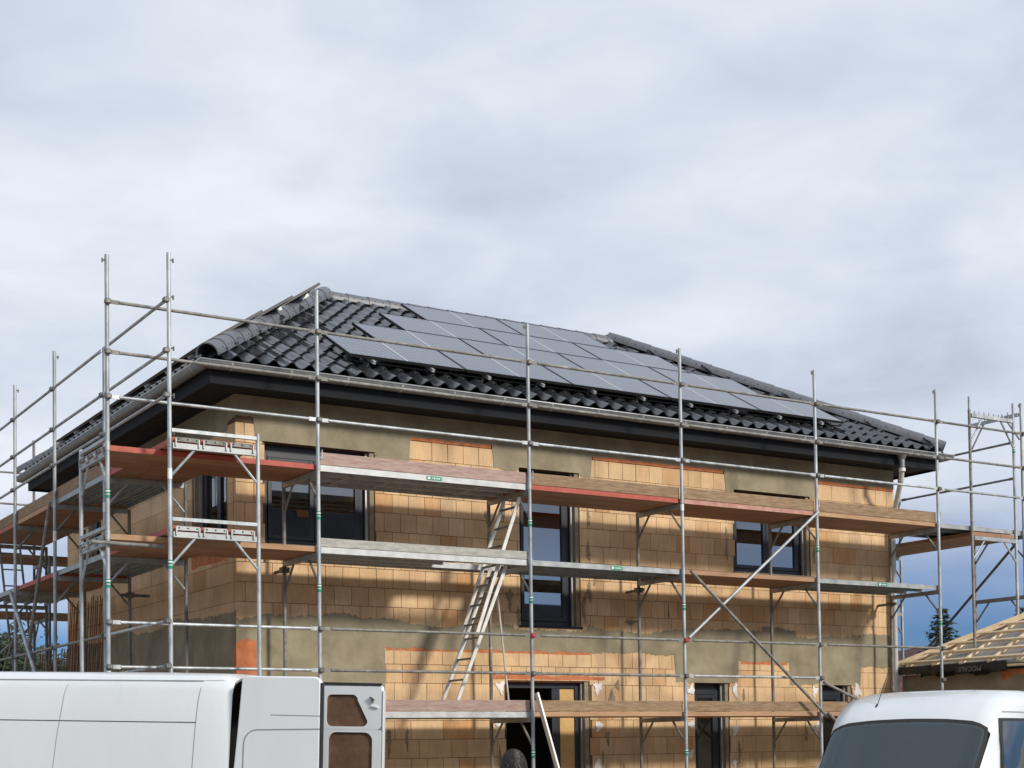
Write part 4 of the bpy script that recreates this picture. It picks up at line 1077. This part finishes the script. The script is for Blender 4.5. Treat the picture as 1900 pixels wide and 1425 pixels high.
    def glass(s):
        H = s.H
        for (nm, mat, gx0, gx1, wy, off) in (('windscreen_seal','rubber',4.10,4.94,.990,.006), ('windscreen','screen',4.145,4.90,.950,.011)):
            b = MB(); n, m_ = 14, 20; vs = []
            for i in range(n+1):
                for j in range(m_+1):
                    u = -1+2*i/n; v = -1+2*j/m_
                    # squircle corners
                    uu = u*(1-0.03*v**10); vv = v*(1-0.03*u**10)
                    x = gx0+(gx1-gx0)*(uu+1)/2 + .025*(1-uu)/2*vv*vv; w = s.sec(x)[7][0]*wy
                    y = w*vv; x2 = x
                    z = s.zat(x2, y)
                    vs.append((x2+off*.7, y*(1+off), z+off*1.0))
            b.add(vs, [(i*(m_+1)+j, (i+1)*(m_+1)+j, (i+1)*(m_+1)+j+1, i*(m_+1)+j+1) for i in range(n) for j in range(m_) if nm == 'windscreen' or i in (0, n-1) or j in (0, m_-1)])
            s.put(b, nm, MT[mat], smooth=True, fix=False)
        s.cabin()
        for sg in (1,-1):
            # cab door: seam, window with black seal
            def patch(nm, mat, quad, off):
                b = MB(); n = 8; vs = []
                (xa,za),(xb,zb),(xc,zc),(xd,zd) = quad
                for i in range(n+1):
                    for j in range(n+1):
                        u=i/n; v=j/n; x=(xa*(1-u)+xb*u)*(1-v)+(xd*(1-u)+xc*u)*v; z=(za*(1-u)+zb*u)*(1-v)+(zd*(1-u)+zc*u)*v
                        vs.append((x, sg*(s.yat(min(x,4.0),z)+off), z))
                b.add(vs, [(i*(n+1)+j,(i+1)*(n+1)+j,(i+1)*(n+1)+j+1,i*(n+1)+j+1) for i in range(n) for j in range(n)]); return s.put(b, nm, MT[mat], smooth=True, fix=False)
            zt = min(H-.36, 1.97)
            patch('door_seam','seam',[(3.02,.5),(4.52,.5),(3.93,zt+.10),(3.02,zt+.10)],.0015)
            d = patch('cab_door','van',[(3.035,.52),(4.50,.52),(3.915,zt+.085),(3.035,zt+.085)],.004)
            patch('window_seal','rubber',[(3.10,1.22),(4.36,1.22),(3.94,zt+.03),(3.10,zt+.03)],.0065)
            patch('side_window','cabglass',[(3.13,1.25),(4.29,1.25),(3.89,zt),(3.13,zt)],.009)
    def wheels(s):
        for x in (.95, 4.55):
            for sg in (1,-1):
                b = MB(); y = sg*.80; b.tube((x,y,.345),(x,y+sg*.19,.345),.345,28); o = s.put(b,'wheel',MT['rubber'],smooth=0.6)
                b = MB(); b.tube((x,y+sg*.188,.345),(x,y+sg*.198,.345),.20,24); s.put(b,'rim',MT['galv'],o,smooth=0.6)
    def front(s):
        b = MB(); b.box((5.30,-.82,.30),(5.60,.82,.62)); s.put(b,'bumper',MT['vandark'],bevel=.05)
        for sg in (1,-1):
            b = MB(); b.hexa([(5.30,sg*.55,.72),(5.20,sg*.90,.74),(5.0,sg*.95,.95),(5.38,sg*.58,.90),(5.33,sg*.55,.86),(5.18,sg*.91,.92),(4.98,sg*.95,1.05),(5.40,sg*.58,.95)]); s.put(b,'headlight',MT['pane'])
            b = MB(); b.box((4.25,sg*1.02,1.02),(4.36,sg*1.22,1.36)); s.put(b,'mirror',MT['rubber'],bevel=.03)

# left van: parked side-on, rear doors swung open
psi = math.radians(12.5)
FWh = V((math.sin(YAW), math.cos(YAW), 0)); Rh = V((math.cos(YAW), -math.sin(YAW), 0))
corner = onD(411, 1330, 14.0); corner.z = 0
fwdv = -Rh*math.cos(psi) + FWh*math.sin(psi)        # heading (front is out of frame, further away)
lefty = V((0,0,1)).cross(fwdv)                       # van's left
# near side is the van's left or right? camera sees the side facing it
near = -1 if lefty.dot(CAM-corner) < 0 else 1
org = corner - lefty*(near*.99)
pit = math.radians(1.7); zx = V((0,0,1))
fx = fwdv*math.cos(pit)+zx*math.sin(pit); uz = fx.cross(lefty)
mwL = Matrix((fx, lefty, uz)).transposed().to_4x4(); mwL.translation = org + zx*(-.02)
vl = Van('parked_van', 'white high panel van parked side on with its rear doors swung open', 2.555, mwL)
bd = vl.body(); vl.put(bd, 'body', MT['van'], smooth=0.75)
vl.glass(); vl.wheels(); vl.front()
H = vl.H
# dark cargo hold and rear frame
b = MB()
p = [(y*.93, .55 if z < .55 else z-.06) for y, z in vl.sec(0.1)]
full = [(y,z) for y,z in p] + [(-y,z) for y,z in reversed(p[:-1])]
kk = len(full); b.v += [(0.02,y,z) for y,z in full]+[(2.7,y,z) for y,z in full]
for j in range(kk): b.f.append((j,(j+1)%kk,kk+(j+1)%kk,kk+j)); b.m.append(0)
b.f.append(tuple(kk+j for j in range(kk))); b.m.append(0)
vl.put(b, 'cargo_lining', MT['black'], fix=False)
b = MB(); q = [(y,z) for y,z in vl.sec(0.0)]; fo_ = q+[(-y,z) for y,z in reversed(q[:-1])]
b.v += [(-.004,y,z) for y,z in fo_]+[(.02,y,z) for y,z in full]
for j in range(kk): b.f.append((j,(j+1)%kk,kk+(j+1)%kk,kk+j)); b.m.append(0)
vl.put(b, 'rear_frame', MT['van'])
# panel lines on the near side: shallow dark gaps that follow the body
def sideline(pts, w=.007, off=.0025, mat='seam'):
    b = MB(); 
    for (x0,z0),(x1,z1) in zip(pts[:-1],pts[1:]):
        n = max(2,int(max(abs(x1-x0),abs(z1-z0))/.08)); vs=[]
        dx,dz = x1-x0,z1-z0; L=math.hypot(dx,dz); nx,nz=-dz/L*w/2,dx/L*w/2
        for i in range(n+1):
            t=i/n; x=x0+dx*t; z=z0+dz*t
            for sgn in (1,-1):
                X=x+nx*sgn; Z=z+nz*sgn; vs.append((X, near*(vl.yat(max(X,0.02),Z)+off), Z))
        b.add(vs,[(2*i,2*i+1,2*i+3,2*i+2) for i in range(n)])
    return vl.put(b,'panel_gap',MT[mat],fix=False)
sideline([(.30,H-.105),(5.0-1.4,H-.105)], .008)
sideline([(.34,2.06),(3.0,2.06)], .009, mat='vandark')
sideline([(.02,H-.085),(3.5,H-.085)], .022, off=.007, mat='van')
sideline([(.30,H-.105),(.33,2.28),(.345,2.06),(.36,1.6),(.37,.6)], .006)
sideline([(1.68,H-.105),(1.72,2.3),(1.77,1.9),(1.80,1.5),(1.80,.6)], .005)
# rear doors
def rear_door(sg, inner):
    y = sg*.985; t = .075
    zb, zt, wd_ = .52, H-.055, .905
    gap = .04
    out = [(gap,zb),(wd_,zb),(wd_,zt-.05),(wd_-.015,zt-.018),(wd_-.06,zt-.004),(gap+.15,zt),(gap+.105,zt-.012),(gap+.09,zt-.04),(gap+.055,zt-.5),(gap+.01,zt-1.0)]
    if not inner:
        b = MB(); b.prism([(-u,z) for u,z in out], (0,y,0), (1,0,0), (0,0,1), (0,-sg,0), t)
        d = vl.put(b,'rear_door',MT['van'],bevel=.012,smooth=0.5)
        o = y+sg*.0015
        def line(pts,w,mat):
            b=MB()
            for (u0,z0),(u1,z1) in zip(pts[:-1],pts[1:]): b.bar((-u0,o,z0),(-u1,o,z1),w,.003,(0,1,0))
            vl.put(b,'panel_gap',MT[mat],d)
        arc = [(gap+.16+.13*(1-math.sin(a)),1.97+.11*(math.cos(a)-1)*-1-.11) for a in ()]
        pts = [(gap+.11,.7),(gap+.115,1.5),(gap+.12,1.86)]
        for k in range(1,7):
            a = math.pi/2*k/6; pts.append((gap+.12+.13*(1-math.cos(a)),1.86+.14*math.sin(a)))
        pts += [(wd_,2.015)]
        line(pts,.010,'seam'); line([(gap+.38,2.14),(wd_,2.135)],.006,'seam')
        b = MB(); b.box((-wd_-.012,y-sg*.07,zb+.02),(-wd_-.001,y+sg*.004-sg*.006,zt-.06)); vl.put(b,'door_seal',MT['rubber'],d)
        return d
    # inner side showing: pressed steel frame with two openings lined with stained plywood
    face = y - sg*t
    b = MB(); b.prism([(-u,z) for u,z in out], (0,y,0), (1,0,0), (0,0,1), (0,-sg,0), t*.55)
    d = vl.put(b,'rear_door',MT['van'],bevel=.01,smooth=0.5)
    def ringpoly(outer, inner_, z):
        b = MB(); n = len(outer); o0 = y-sg*t*.55; o1 = y-sg*t
        vs = [(-u,o1,w) for u,w in outer]+[(-u,o1,w) for u,w in inner_]+[(-u,o0,w) for u,w in outer]+[(-u,o0,w) for u,w in inner_]
        fs = []
        for i in range(n):
            j=(i+1)%n; fs += [(i,j,n+j,n+i),(2*n+i,i,j,2*n+j)[::-1],(n+i,n+j,3*n+j,3*n+i)]
        b.add(vs,fs); return b
    def rr(u0,u1,z0,z1,r,tp=0.0,n=6):
        # rounded rect, tp pulls the upper free-edge corner inwards
        ps=[]
        for (cu,cz,a0) in ((u1-r,z0+r,-90),(u1-r-tp,z1-r,0),(u0+r,z1-r,90),(u0+r,z0+r,180)):
            for k in range(n+1):
                a=math.radians(a0+90*k/n); ps.append((cu+r*math.cos(a),cz+r*math.sin(a)))
        return ps
    out1 = rr(gap+.12,wd_-.012,2.02,zt-.025,.05); in1 = rr(.29,.745,2.05,2.385,.06,.11)
    out2 = rr(gap+.02,wd_-.004,zb+.01,2.018,.03); in2 = rr(.315,.80,.75,1.99,.09)
    b = ringpoly(out1,in1,0); vl.put(b,'inner_panel',MT['van'],d,smooth=0.5)
    b = ringpoly(out2,in2,0); vl.put(b,'inner_panel',MT['van'],d,smooth=0.5)
    for (ip) in (in1,in2):
        b = MB(); b.prism([(-u,z) for u,z in ip],(0,y-sg*t*.60,0),(1,0,0),(0,0,1),(0,-sg,0),.008); vl.put(b,'plywood_lining',MT['vanply'],d)
    b = MB(); b.box((-wd_-.014,y-sg*t,zb+.02),(-wd_-.001,y-sg*.004,zt-.07)); vl.put(b,'door_seal',MT['van'],d,bevel=.004)
    b = MB(); b.bar((-gap-.10,y-sg*t*.8,zt+.004),(-wd_+.02,y-sg*t*.8,zt-.006),.05,.022,(0,0,1)); vl.put(b,'weather_strip',MT['rubber'],d)
    b = MB(); b.bar((-.775,face-sg*.004,2.36),(-.82,face-sg*.004,2.33),.012,.06,(0,1,0)); b.bar((-.79,face-sg*.012,2.355),(-.805,face-sg*.012,2.30),.014,.03,(0,1,0)); vl.put(b,'latch',MT['clamp'],d)
    b = MB(); b.bar((-.785,face-sg*.006,2.27),(-.865,face-sg*.006,2.25),.02,.03,(0,1,0)); vl.put(b,'latch_cover',MT['van'],d,bevel=.004)
    return d
rear_door(near, False); rear_door(-near, True)
for sg in (1,-1):
    for z in (.9, 1.2):
        b = MB(); b.box((-.08,sg*.93,z-.04),(.01,sg*.985,z+.04)); vl.put(b,'hinge',MT['van'],bevel=.01)

# right van: nose towards the street, only the cab shows
th = math.radians(33.0)
hd = -Rh*math.sin(th) - FWh*math.cos(th); lf = V((0,0,1)).cross(hd)
mwR = Matrix((hd, lf, V((0,0,1)))).transposed().to_4x4()
HR = 2.33
# place so that the near top corner of the windscreen falls where the photograph has it
tgt = onD(1826, 1346, 15.0); near_corner = V((4.10, 1, 0))
sgn = 1 if lf.dot(Rh) > 0 else -1
loc = mwR.to_3x3() @ V((4.12, sgn*.765, 0))
mwR.translation = V((tgt.x-loc.x, tgt.y-loc.y, 0.0))
vr = Van('parked_van', 'white van with dark windscreen and short roof aerial, nose towards the street', HR, mwR)
bd = vr.body(); k = vr.k; bd.f.append(tuple(range(k-1,-1,-1))); bd.m.append(0)
vr.put(bd, 'body', MT['van'], smooth=0.75); vr.glass(); vr.wheels(); vr.front()
b = MB(); zz = vr.zat(3.92, -sgn*.42); b.tube((3.90,-sgn*.42,zz-.01),(3.86,-sgn*.42,zz+.035),.022,10,.011); o = vr.put(b,'aerial_base',MT['rubber'],smooth=0.7)
b = MB(); b.tube((3.86,-sgn*.42,zz+.03),(3.52,-sgn*.40,zz+.42),.0045,6,.003); vr.put(b,'aerial',MT['rubber'],o,smooth=0.7)
# wipers parked at the foot of the glass
for yy in (-.65, .05):
    b = MB(); b.bar((4.93,yy,vr.zat(4.93,yy)+.03),(4.86,yy+.6,vr.zat(4.86,yy+.6)+.03),.018,.012); vr.put(b,'wiper',MT['rubber'])

# ================================================================== person at the doorway (only the hair shows above the frame edge)
def person():
    base = onD(953, 1425, 10.3); base.z = 0
    t = thing('person', 'dark haired person in dark work jacket standing by the vans, back to camera', 'person', base)
    fdir = FWh; rdir = Rh
    def P(r, f, z): return base + rdir*r + fdir*f + V((0,0,z))
    hz_ = 1.765
    me = bpy.data.meshes.new('body'); bm = bmesh.new()
    J = {'pel':(0,0,.95,.135),'wa':(0,0,1.10,.125),'ch':(0,.01,1.32,.155),'sh':(0,.01,1.44,.10),'nk':(0,.0,1.50,.058),'hd0':(0,.01,1.57,.075),'hd1':(0,.015,1.66,.082),
         'lsh':(-.17,.0,1.42,.062),'lel':(-.235,-.02,1.14,.045),'lwr':(-.22,.08,.90,.033),'lha':(-.21,.11,.82,.035),
         'rsh':(.17,.0,1.42,.062),'rel':(.235,-.02,1.14,.045),'rwr':(.22,.08,.90,.033),'rha':(.21,.11,.82,.035),
         'lhip':(-.09,0,.90,.10),'lkn':(-.105,.01,.50,.066),'lan':(-.11,-.02,.09,.045),'lto':(-.12,.14,.045,.042),
         'rhip':(.09,0,.90,.10),'rkn':(.105,.01,.50,.066),'ran':(.11,-.02,.09,.045),'rto':(.12,.14,.045,.042)}
    E_ = [('pel','wa'),('wa','ch'),('ch','sh'),('sh','nk'),('nk','hd0'),('hd0','hd1'),('ch','lsh'),('lsh','lel'),('lel','lwr'),('lwr','lha'),('ch','rsh'),('rsh','rel'),('rel','rwr'),('rwr','rha'),
          ('pel','lhip'),('lhip','lkn'),('lkn','lan'),('lan','lto'),('pel','rhip'),('rhip','rkn'),('rkn','ran'),('ran','rto')]
    ids = {}
    lay = bm.verts.layers.skin.verify()
    for k_, (r_, f_, z_, rad) in J.items():
        v = bm.verts.new(P(r_, f_, z_)); v[lay].radius = (rad, rad); ids[k_] = v
        v[lay].use_root = (k_ == 'pel')
    for a_, c_ in E_: bm.edges.new((ids[a_], ids[c_]))
    for sg, nm in ((-1,'l'),(1,'r')):       # five separate fingers on each hand
        w_ = ids[nm+'ha']
        for q, (df, dl) in enumerate(((-.028,.085),(-.010,.10),(.010,.095),(.028,.08),(.05,.05))):
            p0 = bm.verts.new(P(sg*.21, .11+df, .80)); p1 = bm.verts.new(P(sg*.205, .12+df, .80-dl*.55)); p2 = bm.verts.new(P(sg*.195, .135+df, .80-dl))
            for v, rd in ((p0,.0095),(p1,.0085),(p2,.0075)): v[lay].radius = (rd, rd)
            bm.edges.new((w_, p0)); bm.edges.new((p0, p1)); bm.edges.new((p1, p2))
    bm.to_mesh(me); bm.free()
    me.materials.append(pmat('dark_jacket', (0.03,0.032,0.04), (0.045,0.047,0.055), 8, 0.85))
    o = link('body', me, t); md = o.modifiers.new('skin','SKIN'); md.use_smooth_shade = True; sb_ = o.modifiers.new('sub','SUBSURF'); sb_.levels = 1; sb_.render_levels = 2
    # head shape over the skin: skull with ears and nose, then a cap of hair strands
    skin_m = pmat('skin', (0.42,0.25,0.18), (0.48,0.30,0.22), 10, 0.55)
    b = MB(); n, m_ = 20, 14; vs = []
    for i in range(m_+1):
        ph = math.pi*i/m_ - math.pi/2
        for j in range(n):
            a = 2*math.pi*j/n; cr, sr = math.cos(a), math.sin(a); zz_ = math.sin(ph); cc = math.cos(ph)
            w_ = .074*(1 if zz_ > -.2 else 1+(zz_+.2)*.45); dp_ = .096*(1 if zz_ > -.2 else 1+(zz_+.2)*.3)
            x_ = w_*cc*cr; f_ = .015+dp_*cc*sr; 
            if sr > .9 and -.25 < zz_ < .05: f_ += .018
            if abs(cr) > .95 and -.2 < zz_ < .2: x_ *= 1.12
            vs.append(P(x_, f_, 1.645+.118*zz_))
    b.add(vs, [(i*n+j, i*n+(j+1)%n, (i+1)*n+(j+1)%n, (i+1)*n+j) for i in range(m_) for j in range(n)]); hdo = b.build('head', skin_m, t, smooth=True)
    hair_m = pmat('dark_hair', (0.012,0.009,0.007), (0.03,0.022,0.017), 30, 0.5)
    b = MB(); r_ = random.Random(4)
    for i in range(3500):
        a = r_.uniform(0, 2*math.pi); ph = math.asin(r_.uniform(-.25, 1.0))
        if math.sin(a) > .35 and math.sin(ph) < .45: continue
        d_ = V((math.cos(a)*math.cos(ph), math.sin(a)*math.cos(ph), math.sin(ph)))
        c0 = P(d_.x*.078, .012+d_.y*.098, 1.65+d_.z*.112); 
        g_ = (rdir*d_.x + fdir*d_.y + V((0,0,d_.z*.55+.12))).normalized(); tdir = (rdir*(r_.uniform(-.5,.5)+d_.x*.6)+fdir*(r_.uniform(-.5,.5)-.4)+V((0,0,r_.uniform(-1.0,.0)))); tdir = (tdir-g_*tdir.dot(g_)*.85).normalized()
        ln = r_.uniform(.02,.034); c1 = c0+g_*.010+tdir*ln*.6; c2 = c1+tdir*ln*.6-V((0,0,.012))-g_*.006; sd2 = tdir.cross(g_).normalized()*.004
        b.add([c0-sd2,c0+sd2,c1+sd2,c1-sd2,c2], [(0,1,2,3),(3,2,4)])
    stuff(b.build('hair', hair_m, hdo, fix=False))
person()

# ================================================================== trees and things beyond
bark = pmat('bark', (0.07,0.05,0.035), (0.12,0.09,0.065), 6, 0.95)
def leafmat(nm, c1, c2): return pmat(nm, c1, c2, 1.6, 0.6, island=0.35)
def leafy(name, label, cat, base, h, rx, rz, n, ls, m, seed, zc=None):
    r = random.Random(seed); base = V(base); t = thing(name, label, cat, base)
    b = MB(); b.tube(base, base+V((0,0,h*.5)), .16, 9, .09)
    zc = zc or h*.62
    cl = []
    for i in range(26):
        d = V((r.gauss(0,1), r.gauss(0,1), r.gauss(0,1))).normalized()*r.uniform(.35,1.0)
        cl.append(base+V((d.x*rx, d.y*rx, zc+d.z*rz)))
    for c in cl[:12]: b.tube(base+V((0,0,h*.35)), c, .05, 6, .012)
    b.build('trunk', bark, t, smooth=0.8)
    b = MB()
    for i in range(n):
        c = r.choice(cl); p = c + V((r.gauss(0,1), r.gauss(0,1), r.gauss(0,.8)))*(rx*.20)
        u = V((r.gauss(0,1), r.gauss(0,1), r.gauss(0,.6))).normalized(); w = u.orthogonal().normalized(); s_ = ls*r.uniform(.6,1.3)
        b.add([p-u*s_, p+w*s_*.5, p+u*s_, p-w*s_*.5], [(0,1,2,3)])
    b.build('crown', m, t, fix=False)
c = onD(22, 1400, 36); leafy('leafy_tree', 'dark leafy tree beyond the scaffold on the shaded side of the house', 'tree', (c.x,c.y,0), 4.9, 1.75, 1.75, 20000, .10, leafmat('leaf_dark', (0.022,0.035,0.020), (0.055,0.075,0.045)), 11, 2.9)
c = onD(84, 1400, 40); leafy('garden_shrub', 'low dark shrub beside the leafy tree behind the scaffold', 'shrub', (c.x,c.y,0), 3.6, .9, 1.2, 7000, .09, leafmat('leaf_shrub', (0.03,0.04,0.02), (0.06,0.075,0.04)), 12, 2.0)
def spruce(label, base, h, rb, n, seed):
    r = random.Random(seed); base = V(base); t = thing('spruce_tree', label, 'tree', base)
    b = MB(); b.tube(base, base+V((0,0,h)), .14, 8, .015); b.build('trunk', bark, t, smooth=0.8)
    b = MB(); lv = int(h/.26)
    for k in range(lv):
        f = (k+.5)/lv; z = h*(.08+.92*f); R = rb*(1-f)**.85*r.uniform(.82,1.12)+.06
        for q in range(int(16+14*(1-f))):
            a = r.uniform(0,2*math.pi); d = V((math.cos(a), math.sin(a), r.uniform(-.25,.15))); L = R*r.uniform(.7,1.1)
            for s_ in range(int(6+L*13)):
                u = (s_+r.random())/(6+L*13); p = base+V((0,0,z))+d*(L*u)-V((0,0,.10*u*u*L))
                tw = V((r.gauss(0,1), r.gauss(0,1), r.gauss(-.35,.5))).normalized(); sz = .30*r.uniform(.6,1.2)*(1.1-.45*u); wd3 = tw.orthogonal().normalized()*.06
                b.add([p-wd3, p+wd3, p+tw*sz], [(0,1,2)])
    b.build('crown', leafmat('needle_'+str(seed), (0.010,0.020,0.014), (0.026,0.042,0.028)), t, fix=False)
c = onD(1752, 1300, 62); spruce('dark spruce rising behind the unfinished garage roof', (c.x,c.y,0), 7.25, 2.9, 0, 3)
c = onD(1897, 1300, 70); spruce('top of a second spruce just above the garage hip board', (c.x,c.y,0), 7.9, 2.6, 0, 4)
def cottage(label, ctr, w, d, hw, hr, rot, roofm, wallm):
    t = thing('house', label, 'house', ctr); R_ = Matrix.Rotation(rot, 4, 'Z'); T = Matrix.Translation(ctr) @ R_
    def put(b, nm, m, par=None): b.v = [tuple(T @ V(p)) for p in b.v]; return b.build(nm, m, par or t)
    b = MB(); b.box((-w/2,-d/2,0),(w/2,d/2,hw)); wl = put(b, 'wall', wallm)
    b = MB(); o_ = .5; vs = [(-w/2-o_,-d/2-o_,hw-.1),(w/2+o_,-d/2-o_,hw-.1),(w/2+o_,d/2+o_,hw-.1),(-w/2-o_,d/2+o_,hw-.1),(-w/2-o_,0,hr),(w/2+o_,0,hr)]
    b.add(vs, [(0,1,5,4),(2,3,4,5),(1,2,5),(3,0,4),(3,2,1,0)]); rf = put(b, 'roof', roofm)
    if hw > 4:
        b = MB(); b.box((w*.2,-.3,hr-.9),(w*.2+.6,.3,hr+.5)); put(b, 'chimney', MT['red_clay'], rf)
    for sy in (-1,1):
        for i in range(4):
            x = -w/2+w*(i+.5)/4
            for z in ([1.0] if hw < 4 else [1.0,3.6]):
                b = MB(); b.box((x-.5,sy*(d/2),z),(x+.5,sy*(d/2+.03),z+1.2)); wn = put(b, 'window', MT['white'])
                b = MB(); b.box((x-.42,sy*(d/2+.03),z+.08),(x+.42,sy*(d/2+.036),z+1.12)); put(b, 'pane', MT['cabglass'], wn)
cream = pmat('cream_render', (0.52,0.48,0.40), (0.60,0.56,0.48), 1.5, 0.9)
redroof = pmat('dark_red_roof', (0.12,0.045,0.035), (0.18,0.07,0.055), 2, 0.8)
c = onD(1688, 1300, 95); cottage('distant house whose dark red roof tip shows beside the garage roof', (c.x,c.y,0), 9, 7, 3.6, 7.5, 1.1, redroof, cream)
darkroof = pmat('dark_grey_roof', (0.028,0.028,0.032), (0.05,0.05,0.055), 2, 0.6)
cottage('dark roofed house across the street, behind the camera', (14.5,-36.0,0), 11, 9, 5.0, 11.4, 0.05, darkroof, cream)
cottage('smaller dark roofed house across the street, farther along', (31,-38.0,0), 12, 9, 3.0, 8.2, -0.05, darkroof, cream)
